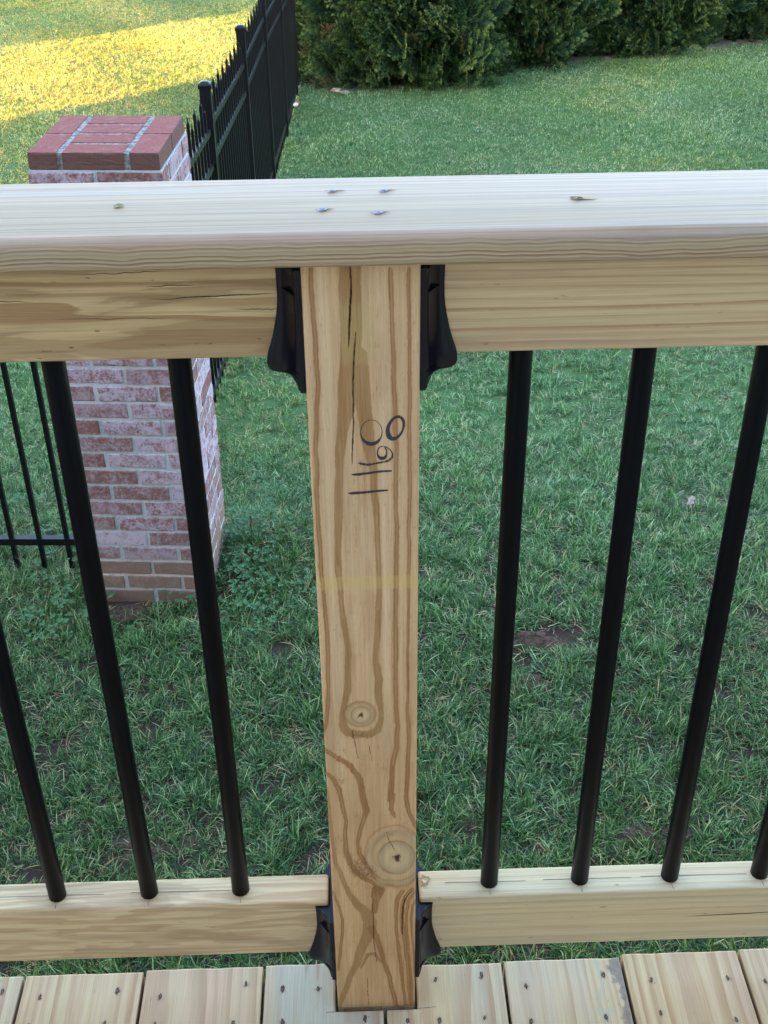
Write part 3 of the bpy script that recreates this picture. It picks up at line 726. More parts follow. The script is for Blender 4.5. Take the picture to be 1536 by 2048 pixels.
# --- brackets
PROF = [(82, 20.5), (76, 20.0), (62, 19.8), (50, 20.0), (42, 20.8), (35, 22.0), (27, 23.6), (20, 25.2), (12, 27.6), (5, 29.9), (0, 30.9), (-4, 31.2), (-7, 30.6), (-9, 29.4), (-10.5, 27.5), (-11.5, 23.5), (-12.4, 18.5), (-13.5, 13.5), (-15, 9.8), (-17.5, 7.4), (-20, 6.2)]
def bracket_bm():
    bm = bmesh.new(); rings = []
    n = 7
    for z, w in PROF:
        ring = []
        thick = 2.6
        yfr = -19 - thick
        k = min(1.0, max(0.0, (w - 6) / 8))
        for i in range(n + 1):      # front face from plate to lip
            t_ = i / n; x = 5.2 + (w - 5.2) * t_
            y = yfr - 19.0 * (1 - t_) ** 2.3 * k - (1 - k) * 17
            ring.append((x, y))
        ring[-1] = (w - .6, yfr + .2); ring.append((w, yfr + 1.2))
        full = ring + [(x, -y) for x, y in ring[::-1]] 
        full = [(0.0, full[0][1])] + full + [(0.0, full[-1][1])]
        rings.append([bm.verts.new((x / 1000, y / 1000, z / 1000)) for x, y in full])
    for a, b in zip(rings, rings[1:]):
        m = len(a)
        for i in range(m):
            j = (i + 1) % m; bm.faces.new((a[i], b[i], b[j], a[j]))
    top = rings[0]; m = len(top)
    inner = [bm.verts.new((v.co.x, (-.0192 if v.co.y < 0 else .0192), .082)) for v in top]
    for i in range(m // 2 - 1):
        bm.faces.new((top[i], inner[i], inner[i + 1], top[i + 1]))
        j = m - 1 - i; bm.faces.new((top[j], top[j - 1], inner[j - 1], inner[j]))
    bm.faces.new(rings[-1][::-1])
    bmesh.ops.recalc_face_normals(bm, faces=bm.faces)
    for f in bm.faces: f.smooth = abs(f.normal.z) < .4
    return bm
bk_bm = bracket_bm()
# plate with the rear ear
def plate_bm():
    out = [(-41.5, -21), (41.5, -21), (43.2, -18), (43.2, 82.3), (-43.2, 82.3), (-43.2, -18)]
    bm = extrude_poly(out, 5.0, lambda u, v, t_: (t_ / 1000, u / 1000, v / 1000))
    bmesh.ops.bevel(bm, geom=bm.edges[:], offset=.0007, segments=2, profile=.5, affect='EDGES')
    return bm
def pocket_bm():
    bm = bmesh.new()
    # little hooded screw pocket: triangular ledge with a back wall
    a = [(5.5, -42.0, 0), (16.5, -25.5, 0), (5.5, -24.5, 0)]
    b = [(5.5, -39.0, -4.5), (6.5, -33.0, -4.5), (5.5, -27.0, -4.5)]
    va = [bm.verts.new(tuple(c / 1000 for c in p)) for p in a]; vb = [bm.verts.new(tuple(c / 1000 for c in p)) for p in b]
    bm.faces.new(va)
    for i in range(3):
        j = (i + 1) % 3; bm.faces.new((va[i], va[j], vb[j], vb[i]))
    bm.faces.new(vb[::-1]); bmesh.ops.recalc_face_normals(bm, faces=bm.faces)
    return bm
bk_me = None
for side in (1, -1):
    for z, lab in ((ZUP, 'top'), (ZLO, 'bottom')):
        if bk_me is None:
            b = obj('bracket', bk_bm, m_plastic, rail_root)
            pl_ = obj('mounting_plate', plate_bm(), m_plastic, b)
            po = obj('screw_pocket', pocket_bm(), m_plastic, b, (0, 0, .062))
            po2 = inst(po, (0, 0, -.004))
            bk_me = (b, pl_, po, po2)
            bb = b
        else:
            bb = inst(bk_me[0])
            for ch in bk_me[1:]:
                inst(ch, parent=bb)
        bb.location = RP(.0446 * side, .0445, z)
        bb.scale = (side, 1, 1)
        bb['label'] = 'black plastic rail bracket at the %s rail, %s side of the post' % (lab, 'right' if side > 0 else 'left')
# end posts, outside the picture
for s in (-1, 1):
    obj('post', bm_box(-.0445, .0445, 0, .089, -.3, H - .0005, .002), m_post2, rail_root, RP(s * 1.845, 0, 0))

# ------------------------------------------------------------------ ground
def axis_lines(a, b, c, d, fine, n_out):
    mid = np.arange(b, c + 1e-6, fine)
    k = np.linspace(0, 1, n_out) ** 2.2
    return np.concatenate([(b - (b - a) * k[1:])[::-1], mid, c + (d - c) * k[1:]])
gx = axis_lines(-150, -7, 9, 150, 0.10, 22); gy = axis_lines(-55, -1, 24, 118, 0.10, 22)
GX, GY = np.meshgrid(gx, gy)
GZ = ground_z(GX, GY) + (np.sin(GX * 37.1 + GY * 13) * np.sin(GY * 29.3 - GX * 7)) * .006
ny, nx = GX.shape
gi = np.arange(nx * ny).reshape(ny, nx)
GF = np.stack([gi[:-1, :-1], gi[:-1, 1:], gi[1:, 1:], gi[1:, :-1]], -1).reshape(-1, 4)
t = NT('lawn_soil_shade')
P = t.pos()
n1 = t.noise(P, 1.3, 3, .6); n2 = t.noise(P, 22, 4, .65); n3 = t.noise(P, 120, 3, .6)
soil = t.mix(n2, (.022, .013, .009), (.062, .038, .026))  # soil colour darkened so gaps in the turf read as shadow
soil = t.mix(t.ss(n3, .58, .75), soil, (.11, .08, .055))
green = t.mix(n2, (.040, .090, .026), (.085, .15, .048))
yy = t.sep(P)[1]
dens = t.math('ADD', t.ss(yy, 1.5, 5.0), t.math('MULTIPLY', t.math('SUBTRACT', n1, .5), 1.2))
colg = t.mix(t.ss(dens, .3, 1.0), soil, t.mix(t.ss(n3, .60, .8), green, soil))
m_ground = t.final(colg, .9, t.bump(n2, .6, .02), .15)
ground = tag(obj('ground', npmesh('ground', np.stack([GX, GY, GZ], -1).reshape(-1, 3), GF, m_ground, smooth=True)), kind='structure')

# ------------------------------------------------------------------ grass blades (instanced clumps on a vertex cloud)
t = NT('grass_blade')
at = t.n('ShaderNodeAttribute', {}, 2, attribute_name='tint')
tp = t.n('ShaderNodeAttribute', {}, 2, attribute_name='along')
P = t.pos()
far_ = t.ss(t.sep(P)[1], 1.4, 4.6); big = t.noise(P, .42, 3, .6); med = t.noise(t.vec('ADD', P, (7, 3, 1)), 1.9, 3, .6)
base = t.ramp(at, [(0.0, (.013, .048, .008)), (.35, (.030, .108, .020)), (.60, (.068, .185, .048)), (.80, (.175, .330, .145)), (.90, (.40, .54, .36)), (.95, (.42, .35, .20)), (1.0, (.60, .49, .30))])  # palest green stops paint in the bluish-white sheen of the blades
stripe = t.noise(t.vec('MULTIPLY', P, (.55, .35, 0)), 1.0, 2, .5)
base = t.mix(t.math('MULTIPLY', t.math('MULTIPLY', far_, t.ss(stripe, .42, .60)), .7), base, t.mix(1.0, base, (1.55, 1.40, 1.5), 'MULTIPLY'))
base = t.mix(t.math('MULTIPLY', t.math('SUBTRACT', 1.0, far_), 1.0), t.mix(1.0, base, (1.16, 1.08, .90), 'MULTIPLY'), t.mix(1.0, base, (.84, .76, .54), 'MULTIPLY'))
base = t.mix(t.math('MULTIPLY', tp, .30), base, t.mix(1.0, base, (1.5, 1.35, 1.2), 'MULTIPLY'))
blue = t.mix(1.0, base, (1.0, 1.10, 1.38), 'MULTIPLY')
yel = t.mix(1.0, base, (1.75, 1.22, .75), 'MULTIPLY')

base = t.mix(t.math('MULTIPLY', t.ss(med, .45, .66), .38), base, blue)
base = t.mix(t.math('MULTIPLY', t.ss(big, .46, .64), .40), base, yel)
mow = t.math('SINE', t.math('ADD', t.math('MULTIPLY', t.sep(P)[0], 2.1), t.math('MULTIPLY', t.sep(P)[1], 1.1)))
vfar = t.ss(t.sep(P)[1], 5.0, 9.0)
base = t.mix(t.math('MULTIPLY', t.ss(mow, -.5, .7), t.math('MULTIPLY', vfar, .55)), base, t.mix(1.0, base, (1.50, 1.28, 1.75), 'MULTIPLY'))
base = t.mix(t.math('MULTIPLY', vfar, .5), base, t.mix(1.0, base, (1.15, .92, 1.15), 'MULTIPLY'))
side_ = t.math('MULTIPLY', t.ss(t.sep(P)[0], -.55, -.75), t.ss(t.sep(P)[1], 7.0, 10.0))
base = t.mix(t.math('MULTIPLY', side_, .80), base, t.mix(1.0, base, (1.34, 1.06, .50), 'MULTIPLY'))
dry = t.noise(t.vec('ADD', P, (1, 9, 4)), 1.1, 4, .65)
base = t.mix(t.math('MULTIPLY', t.ss(dry, .60, .74), .32), base, (.22, .19, .11))
tr_ = t.n('ShaderNodeBsdfTranslucent', {0: base}); mxs = t.n('ShaderNodeMixShader', {0: .28, 2: tr_})
m_grass = t.final(base, .48, None, .42)
t.t.links.new(t.b.outputs[0], mxs.node.inputs[1]); t.t.links.new(mxs, t.out.inputs[0])

def clump_mesh(name, seed, nb, radius, lmin, lmax, wmin, wmax, lean, straw=.06, dirn=None):
    r = np.random.default_rng(seed)
    V = []; F = []; T = []; A = []
    for i in range(nb):
        a = r.uniform(0, 2 * math.pi); rad = radius * math.sqrt(r.random())
        bx, by = rad * math.cos(a), rad * math.sin(a)
        yaw = r.uniform(0, 2 * math.pi)
        l = r.uniform(lmin, lmax); w = r.uniform(wmin, wmax) / 2
        th = abs(r.normal(lean, .28)); bend = r.uniform(.2, 1.3)
        tint = r.random() * .9
        if r.random() < straw: tint = r.uniform(.93, 1.0); th = r.uniform(1.0, 1.5); 
        x, y, z = bx, by, -.006
        dx, dy = math.cos(yaw), math.sin(yaw); sx, sy = -dy, dx
        tw = r.uniform(-.6, .6)
        b0 = len(V); n = 4
        for k in range(n):
            ww = w * (1, 1.0, .72, 0)[k]
            cx_, cy_ = sx * math.cos(tw * k / 3) , sy * math.cos(tw * k / 3); cz_ = math.sin(tw * k / 3)
            if k < n - 1:
                V += [(x - cx_ * ww, y - cy_ * ww, z - cz_ * ww), (x + cx_ * ww, y + cy_ * ww, z + cz_ * ww)]; T += [tint] * 2; A += [k / 3] * 2
            else:
                V.append((x, y, z)); T.append(tint); A.append(1)
            st = l / 3; ang = min(th + bend * (k / 3) ** 1.2, 1.75)
            x += dx * st * math.sin(ang); y += dy * st * math.sin(ang); z += st * math.cos(ang)
        F += [(b0, b0 + 1, b0 + 3), (b0, b0 + 3, b0 + 2), (b0 + 2, b0 + 3, b0 + 5), (b0 + 2, b0 + 5, b0 + 4), (b0 + 4, b0 + 5, b0 + 6)]
    V = np.array(V); V[:, 2] = np.maximum(V[:, 2], np.where(V[:, 2] < 0, V[:, 2], .001))
    return npmesh(name, V, F, m_grass, {'tint': T, 'along': A}, smooth=True)

def scatter(name, meshes, pos, rot, scl, vid, label=None, cat=None, kind='stuff'):
    col = bpy.data.collections.new(name + '_sources')
    for i, m in enumerate(meshes):
        so = bpy.data.objects.new('%s_source_%02d' % (name, i), m); col.objects.link(so)
    me = bpy.data.meshes.new(name)
    me.vertices.add(len(pos)); me.vertices.foreach_set('co', np.asarray(pos, np.float32).ravel())
    for n_, a in (('rot', rot), ('scl', scl)):
        at = me.attributes.new(n_, 'FLOAT_VECTOR', 'POINT'); at.data.foreach_set('vector', np.asarray(a, np.float32).ravel())
    at = me.attributes.new('vid', 'INT', 'POINT'); at.data.foreach_set('value', np.asarray(vid, np.int32))
    o = bpy.data.objects.new(name, me); link(o)
    g = bpy.data.node_groups.new(name + '_nodes', 'GeometryNodeTree')
    g.interface.new_socket('Geometry', in_out='INPUT', socket_type='NodeSocketGeometry')
    g.interface.new_socket('Geometry', in_out='OUTPUT', socket_type='NodeSocketGeometry')
    gi_ = g.nodes.new('NodeGroupInput'); go = g.nodes.new('NodeGroupOutput')
    ip = g.nodes.new('GeometryNodeInstanceOnPoints'); ci = g.nodes.new('GeometryNodeCollectionInfo')
    ci.inputs['Collection'].default_value = col; ci.inputs['Separate Children'].default_value = True; ci.inputs['Reset Children'].default_value = True
    def na(n_, ty):
        a = g.nodes.new('GeometryNodeInputNamedAttribute'); a.data_type = ty; a.inputs['Name'].default_value = n_
        return a.outputs['Attribute']
    Lk = g.links.new
    Lk(gi_.outputs[0], ip.inputs['Points']); Lk(ci.outputs[0], ip.inputs['Instance'])
    ip.inputs['Pick Instance'].default_value = True
    Lk(na('vid', 'INT'), ip.inputs['Instance Index'])
    e2r = g.nodes.new('FunctionNodeEulerToRotation')
    Lk(na('rot', 'FLOAT_VECTOR'), e2r.inputs[0]); Lk(e2r.outputs[0], ip.inputs['Rotation'])
    Lk(na('scl', 'FLOAT_VECTOR'), ip.inputs['Scale']); Lk(ip.outputs[0], go.inputs[0])
    md = o.modifiers.new('scatter', 'NODES'); md.node_group = g
    tag(o, label, cat, kind=kind)
    return o

def smooth_field(x, y, seed, scale):
    r = np.random.default_rng(seed); s = 0
    for k in range(7):
        a, b, p = r.normal(0, 1, 2).tolist() + [r.uniform(0, 6.28)]
        s = s + np.sin((x * a + y * b) * scale + p)
    return s / 7

near_clumps = [clump_mesh('turf_clump', 100 + i, 24, .045, .040, .098, .0032, .0060, .80, .10) for i in range(12)]
tall_clumps = [clump_mesh('turf_tuft', 140 + i, 30, .040, .07, .15, .003, .005, .60, .02) for i in range(4)]
straw_clumps = [clump_mesh('turf_thatch', 160 + i, 16, .06, .04, .11, .0015, .0028, 1.35, .55) for i in range(4)]
dry_clumps = [clump_mesh('turf_dry', 190 + i, 34, .10, .04, .085, .004, .0075, .55, .26) for i in range(6)]
far_clumps = [clump_mesh('turf_far', 180 + i, 34, .10, .04, .085, .004, .0075, .55, .05) for i in range(8)]
BARE = [(.63, 2.48, .13, .05), (.55, 2.36, .08, .04), (.58, 2.22, .07, .04), (.74, 2.50, .10, .05), (-.93, 2.74, .12, .05), (.60, 2.46, .10, .05), (-.30, 2.45, .08, .04)]
def grass_zone(name, x0, x1, y0, y1, dens, meshes, ids, smin, smax, label, bare=True, mask=None):
    n = int((x1 - x0) * (y1 - y0) * dens)
    x = rng.uniform(x0, x1, n); y = rng.uniform(y0, y1, n)
    # frustum cull with a margin to either side
    lim = .40 * (y + .83) * 1.30 + .9
    keep = (x < lim) & (x > -lim - .2)
    f = smooth_field(x, y, 3, 3.1) + .6 * smooth_field(x, y, 4, 8.0)
    if bare:
        thin = np.clip((2.6 - y) / 2.2, 0, 1)
        keep &= ~((f > .85 - .12 * thin) & (rng.random(n) < .25 + .6 * thin))
        keep &= ~((smooth_field(x, y, 9, 14.0) > .56 - .08 * thin) & (rng.random(n) < .85 * thin + .1))
        for bx, by, rx, ry in BARE:
            keep &= ~((((x - bx) / rx) ** 2 + ((y - by) / ry) ** 2 < 1) & (rng.random(n) < .93))
    # nothing inside the pillar
    cs, sn = math.cos(-.0758), math.sin(-.0758)
    u = (x + .9908) * cs + (y - 2.8001) * sn; v = -(x + .9908) * sn + (y - 2.8001) * cs
    keep &= ~((u > -.01) & (u < .428) & (v > -.01) & (v < .428))
    if mask is not None: keep &= mask(x, y)
    x, y = x[keep], y[keep]; n = len(x)
    z = ground_z(x, y)
    s = rng.uniform(smin, smax, n) * (1 + .25 * smooth_field(x, y, 6, 1.7))
    s *= np.interp(y, [1.6, 3.6], [1.0, .80])
    rot = np.stack([rng.normal(0, .18, n), rng.normal(0, .18, n), rng.uniform(0, 6.28, n)], -1)
    scl = np.stack([s, s, s * rng.uniform(.75, 1.15, n)], -1)
    vid = rng.choice(ids, n)
    return scatter(name, meshes, np.stack([x, y, z], -1), rot, scl, vid, label, 'grass')
srcs = near_clumps + tall_clumps + straw_clumps
ids = list(range(12)) * 5 + [12, 13, 14, 15] * 2 + [16, 17, 18, 19] * 5
def hedge_front(x): return np.interp(x, [-.9, -.56, 0, .88, 1.24, 1.82, 3.15, 3.75, 5.6, 12], [13.6, 13.45, 12.95, 13.3, 13.5, 13.95, 14.55, 14.6, 15.6, 19])
def fence_x(y): return -.754 + .02 * (y - 4.611)
def lawn_mask(x, y):
    inside = x > -.754 + .02 * (y - 4.611)
    return ~(inside & (y > hedge_front(x) + rng.normal(0, .06, len(x)) + .05))
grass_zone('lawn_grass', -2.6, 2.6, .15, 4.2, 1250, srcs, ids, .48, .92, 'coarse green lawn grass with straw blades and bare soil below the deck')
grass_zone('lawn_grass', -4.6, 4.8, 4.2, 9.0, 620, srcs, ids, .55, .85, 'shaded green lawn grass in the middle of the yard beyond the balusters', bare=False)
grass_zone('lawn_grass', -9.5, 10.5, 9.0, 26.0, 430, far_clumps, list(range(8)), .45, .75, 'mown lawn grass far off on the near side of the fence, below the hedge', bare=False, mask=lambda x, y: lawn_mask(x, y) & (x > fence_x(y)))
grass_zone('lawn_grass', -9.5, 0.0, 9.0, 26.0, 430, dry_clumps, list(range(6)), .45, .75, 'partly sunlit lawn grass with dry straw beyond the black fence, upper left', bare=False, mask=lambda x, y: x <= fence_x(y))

# bare reddish earth with a small burrow, right of the post
m_earth = simple('bare_earth', (.085, .050, .036), .95, .1, 0, .45, 60, .8)
for (bx, by, rx, ry, hh, seed) in ((.60, 2.46, .12, .055, .020, 3), (.56, 2.22, .08, .05, .014, 4), (-.93, 2.71, .20, .05, .012, 5), (.84, 1.52, .12, .06, .012, 6), (-.62, 1.55, .14, .06, .012, 7), (.33, 1.62, .10, .05, .012, 8)):
    bm = bmesh.new(); rr_ = random.Random(seed); rings = []
    for k_ in range(8):
        q_ = k_ / 7; ring = []
        for i in range(26):
            a = 2 * math.pi * i / 26; w_ = 1 + .28 * math.sin(3 * a + seed) + .15 * math.sin(7 * a)
            x_, y_ = bx + rx * q_ * w_ * math.cos(a), by + ry * q_ * w_ * math.sin(a)
            dip = -.05 * math.exp(-(((x_ - bx + .07) / .035) ** 2 + ((y_ - by - .02) / .02) ** 2)) if seed == 3 else 0
            ring.append(bm.verts.new((x_, y_, float(ground_z(x_, y_)) + hh * (1 - q_ ** 2) + .004 - .008 * (k_ == 7) + rr_.uniform(-.007, .007) + dip)))
        rings.append(ring)
    for a_, b_ in zip(rings, rings[1:]):
        for i in range(26): bm.faces.new((a_[i], a_[(i + 1) % 26], b_[(i + 1) % 26], b_[i]))
    bmesh.ops.remove_doubles(bm, verts=bm.verts, dist=.0005)
    tag(obj('bare_earth', bm, m_earth, smooth=True), kind='structure')

# clover round the pillar
t = NT('clover_leaf')
P = t.pos(); nn = t.noise(P, 60, 2, .5)
m_clover = t.final(t.mix(nn, (.03, .10, .03), (.075, .17, .055)), .55, None, .3)
def clover_mesh(seed):
    r = np.random.default_rng(seed); V = []; F = []
    for i in range(9):
        a = r.uniform(0, 6.28); rad = .05 * math.sqrt(r.random()); cx_, cy_ = rad * math.cos(a), rad * math.sin(a); cz_ = r.uniform(.03, .07)
        rl = r.uniform(.005, .009); tl = r.uniform(-.3, .3)
        for k in range(3):
            b = a + k * 2.094; b0 = len(V)
            V.append((cx_, cy_, cz_))
            for m in range(6):
                g = b + (m - 2.5) * .33; q_ = rl * (1.25 if m in (1, 2, 3, 4) else .85)
                V.append((cx_ + q_ * math.cos(g), cy_ + q_ * math.sin(g), cz_ + .003 + tl * q_ * math.cos(g)))
            F += [(b0, b0 + m, b0 + m + 1) for m in range(1, 6)]
    return npmesh('clover', V, F, m_clover)
cm = [clover_mesh(s) for s in range(4)]
cx = np.concatenate([rng.normal(-.46, .07, 90), rng.normal(-.95, .35, 50), rng.normal(-1.25, .16, 60), rng.uniform(-.5, .2, 50)])
cy = np.concatenate([rng.normal(3.05, .16, 90), rng.normal(2.68, .08, 50), rng.normal(3.2, .25, 60), rng.uniform(2.7, 4.2, 50)])
k = ~((cx > -1.0) & (cx < -.565) & (cy > 2.78) & (cy < 3.22))
cx, cy = cx[k], cy[k]; k = rng.random(len(cx)) < .5; cx, cy = cx[k], cy[k]; n = len(cx)
scatter('clover_patch', cm, np.stack([cx, cy, ground_z(cx, cy)], -1), np.stack([np.zeros(n), np.zeros(n), rng.uniform(0, 6.28, n)], -1), np.full((n, 3), 1.0) * rng.uniform(.7, 1.2, (n, 1)), rng.integers(0, 4, n),
        'small clover leaves growing round the foot of the brick pillar', 'clover')

# ------------------------------------------------------------------ brick pillar
def brick_mat(name, red, red2, wash, lo, hi, seed, wamt=1.0):
    t = NT(name)
    rnd = t.n('ShaderNodeObjectInfo', {}, 5)
    p = t.vec('ADD', t.co(), t.comb(t.math('MULTIPLY', rnd, 17.0), t.math('MULTIPLY', rnd, 31.0), seed))
    n1 = t.noise(p, 26, 4, .7, .4); n2 = t.noise(p, 110, 4, .75); n3 = t.noise(p, 420, 2, .6)
    c = t.mix(n2, red, red2)
    f = t.math('ADD', t.math('ADD', t.math('MULTIPLY', n1, .55), t.math('MULTIPLY', n2, .45)), t.math('MULTIPLY', t.math('SUBTRACT', rnd, .5), .10))
    c = t.mix(t.math('MULTIPLY', t.ss(f, lo, hi), wamt), c, t.mix(n3, tuple(x * .78 for x in wash), wash))
    c = t.mix(t.ss(n3, .62, .75, 0, .5), c, (.10, .06, .055))
    h = t.math('ADD', n2, t.math('MULTIPLY', n3, .5))
    return t.final(c, .9, t.bump(h, .5, .003), .15)
RED, RED2 = (.14, .058, .052), (.27, .125, .115)
m_bp = brick_mat('brick_washed', RED, RED2, (.50, .40, .47), .36, .56, 1.0, .95)
m_bp2 = brick_mat('brick_half_washed', RED, (.27, .14, .125), (.42, .325, .375), .39, .61, 5.0, .9)
m_br = brick_mat('brick_red', (.14, .052, .045), (.22, .10, .085), (.42, .33, .36), .42, .66, 9.0, .8)
m_bs = brick_mat('brick_soiled', (.16, .092, .070), (.25, .155, .12), (.34, .27, .24), .45, .7, 13.0, .6)
m_bc = brick_mat('brick_cap_red', (.17, .040, .034), (.30, .105, .090), (.34, .20, .185), .44, .72, 17.0, .6)
m_bf = brick_mat('brick_cap_dark', (.09, .048, .040), (.17, .085, .072), (.20, .17, .17), .5, .75, 21.0, .6)
t = NT('mortar')
nn = t.noise(t.co(), 90, 4, .7); n4 = t.noise(t.co(), 14, 3, .6)
m_mortar = t.final(t.mix(nn, (.24, .24, .25), (.62, .61, .62)), .95, t.bump(nn, .6, .004), .1)
PIL = tag(empty('brick_pillar', (-.9908, 2.8001, -1.5631), -.0758), 'square brick pillar with whitewashed mauve faces and a flat red cap', 'pillar')
M_ = .2149; BL_, BW, BH = .2010, .094, .0545; CH = .06673; W_ = 2 * BL_ + .0139
def brick_me(name, lx, ly, h, seed, mat, jag=.0016):
    r = random.Random(seed)
    bm = bm_box(-lx / 2, lx / 2, -ly / 2, ly / 2, 0, h)
    bmesh.ops.bevel(bm, geom=bm.edges[:], offset=.0022, segments=1, profile=.5, affect='EDGES')
    for v in bm.verts: v.co += Vector((r.uniform(-jag, jag), r.uniform(-jag, jag), r.uniform(-jag, jag)))
    me = bpy.data.meshes.new(name); bm.to_mesh(me); bm.free(); me.materials.append(mat)
    return me
lib = {}
for nm, mat in (('washed', m_bp), ('half', m_bp2), ('red', m_br), ('soiled', m_bs)):
    for orient, (lx, ly) in (('X', (BL_, BW)), ('Y', (BW, BL_)), ('YS', (BW, W_ - 2 * BW - .028)), ('XS', (W_ - 2 * BW - .028, BW))):
        lib[nm, orient] = [brick_me('brick', lx, ly, BH, hash_, mat) for hash_ in (len(lib) * 3, len(lib) * 3 + 1, len(lib) * 3 + 2)]
def put_brick(kind, orient, x, y, z):
    o = bpy.data.objects.new('brick', random.choice(lib[kind, orient])); link(o, PIL)
    o.location = (x + random.uniform(-.0012, .0012), y + random.uniform(-.0012, .0012), z + random.uniform(-.0012, .0012))
    o.rotation_euler = (0, 0, random.uniform(-.004, .004))
    return o
for c in range(-1, 25):
    z = c * CH + .0055
    for pos in range(6):
        kd = random.choices(['washed', 'half', 'red'], [.62, .28, .10])[0]
        hd = random.choices(['washed', 'half', 'red'], [.08, .30, .62])[0]
        if c <= 2: kd = hd = 'soiled'
        a, b = BL_ / 2, BW / 2
        if c % 2 == 0:    # two stretchers front and back, one between on each side
            spots = [('X', a, b), ('X', W_ - a, b), ('X', a, W_ - b), ('X', W_ - a, W_ - b), ('YS', b, W_ / 2), ('YS', W_ - b, W_ / 2)]
            o_, x, y = spots[pos]; put_brick(kd, o_, x, y, z)
        else:             # header ends at the corners, a stretcher between
            spots = [('Y', b, a), ('Y', W_ - b, a), ('Y', b, W_ - a), ('Y', W_ - b, W_ - a), ('XS', W_ / 2, b), ('XS', W_ / 2, W_ - b)]
            o_, x, y = spots[pos]; put_brick(hd if (pos < 4) else kd, o_, x, y, z)
# mortar: a solid core set 3 mm behind the brick faces, with slightly uneven beds
bm = bm_box(.0035, W_ - .0035, .0035, W_ - .0035, -.08, 25 * CH - .002)
bmesh.ops.subdivide_edges(bm, edges=bm.edges[:], cuts=14, use_grid_fill=True)
for v in bm.verts: v.co += Vector((random.uniform(-.0015, .0015), random.uniform(-.0015, .0015), 0))
obj('mortar', bm, m_mortar, PIL)
# cap layer: two bricks at each end running back, four lying between them
cz0 = 25 * CH; co_ = (W_ - .4028) / 2; cw = .4028; ch_ = .0520
def mortar_cap():
    bm = bm_box(co_ + .003, co_ + cw - .003, co_ + .003, co_ + cw - .003, cz0 - .004, cz0 + ch_ - .0026)
    bmesh.ops.subdivide_edges(bm, edges=bm.edges[:], cuts=46, use_grid_fill=True)
    for v in bm.verts: v.co += Vector((random.uniform(-.0012, .0012), random.uniform(-.0012, .0012), random.uniform(-.0006, .0006)))
    return bm
obj('mortar', mortar_cap(), simple('cap_mortar', (.225, .21, .195), .95, .1, 0, .55, 60, .9), PIL)
def _unused(): pass
def cap_brick(x0, x1, y0, y1, seed):
    r = random.Random(seed)
    bm = bm_box(x0, x1, y0, y1, cz0, cz0 + ch_)
    bmesh.ops.subdivide_edges(bm, edges=bm.edges[:], cuts=7, use_grid_fill=True)
    for v in bm.verts:
        ex = min(v.co.x - x0, x1 - v.co.x); ey = min(v.co.y - y0, y1 - v.co.y); ez = cz0 + ch_ - v.co.z
        c_ = Vector(((x0 + x1) / 2, (y0 + y1) / 2, cz0 + ch_ / 2))
        if ez < .001 and (ex < .001 or ey < .001):
            v.co += (c_ - v.co).normalized() * (.0012 + (r.uniform(.002, .006) if r.random() < .10 else r.uniform(0, .0008)))
        v.co += Vector((r.uniform(-.0007, .0007), r.uniform(-.0007, .0007), r.uniform(-.0007, .0007)))
    me = bpy.data.meshes.new('cap_brick'); bm.to_mesh(me); bm.free()
    me.materials.append(m_bc); me.materials.append(m_bf)
    for f in me.polygons:
        if abs(f.normal.z) < .6: f.material_index = 1
    obj('cap_brick', me, None, PIL)
e0, e1 = co_, co_ + cw
for (xa, xb) in ((e0, e0 + .088), (e1 - .090, e1)):
    cap_brick(xa, xb, e0, e0 + .197, int(xa * 1e4)); cap_brick(xa, xb, e0 + .203, e1, int(xa * 1e4) + 5)
mw = (cw - .014 * 3) / 4
for i in range(4):
    y0 = e0 + i * (mw + .014); cap_brick(e0 + .105, e1 - .108, y0, y0 + mw, 50 + i)

# ------------------------------------------------------------------ black metal fences
def picket_me(name, h, w=.0145):
    bm = bmesh.new()
    k = w / 2
    rings = [(0, k), (h - .030, k), (h - .022, k * .55), (h - .018, k * .35), (h, .0012)]
    vs_ = [[bm.verts.new((sx * r, sy * r, z)) for sx, sy in ((-1, -1), (1, -1), (1, 1), (-1, 1))] for z, r in rings]
    for a, b in zip(vs_, vs_[1:]):
        for i in range(4): bm.faces.new((a[i], a[(i + 1) % 4], b[(i + 1) % 4], b[i]))
    bm.faces.new(vs_[0][::-1]); bm.faces.new(vs_[-1])
    me = bpy.data.meshes.new(name); bm.to_mesh(me); bm.free(); me.materials.append(m_fence)
    return me
BELOW = 1.345
pk_tall = picket_me('picket', BELOW + .180); pk_short = picket_me('picket', BELOW + .128)
def fence_pt(y): return -.754 + .02 * (y - 4.611)
F1 = tag(empty('metal_fence', (fence_pt(3.24), 3.24, -1.65), 0), 'black spear-topped metal fence running from the brick pillar back to the hedge', 'fence')
ox, oy, oz = F1.location
def flocal(x, y, z): return (x - ox, y - oy, z - oz)
PANELS = [(3.26, -.320, 5.47, -.530), (5.47, -.507, 7.40, -.648), (7.40, -.633, 9.12, -.706), (9.12, -.715, 10.98, -.845), (10.98, -.860, 12.82, -.985), (12.82, -.985, 14.66, -1.085), (14.66, -1.085, 16.5, -1.18)]
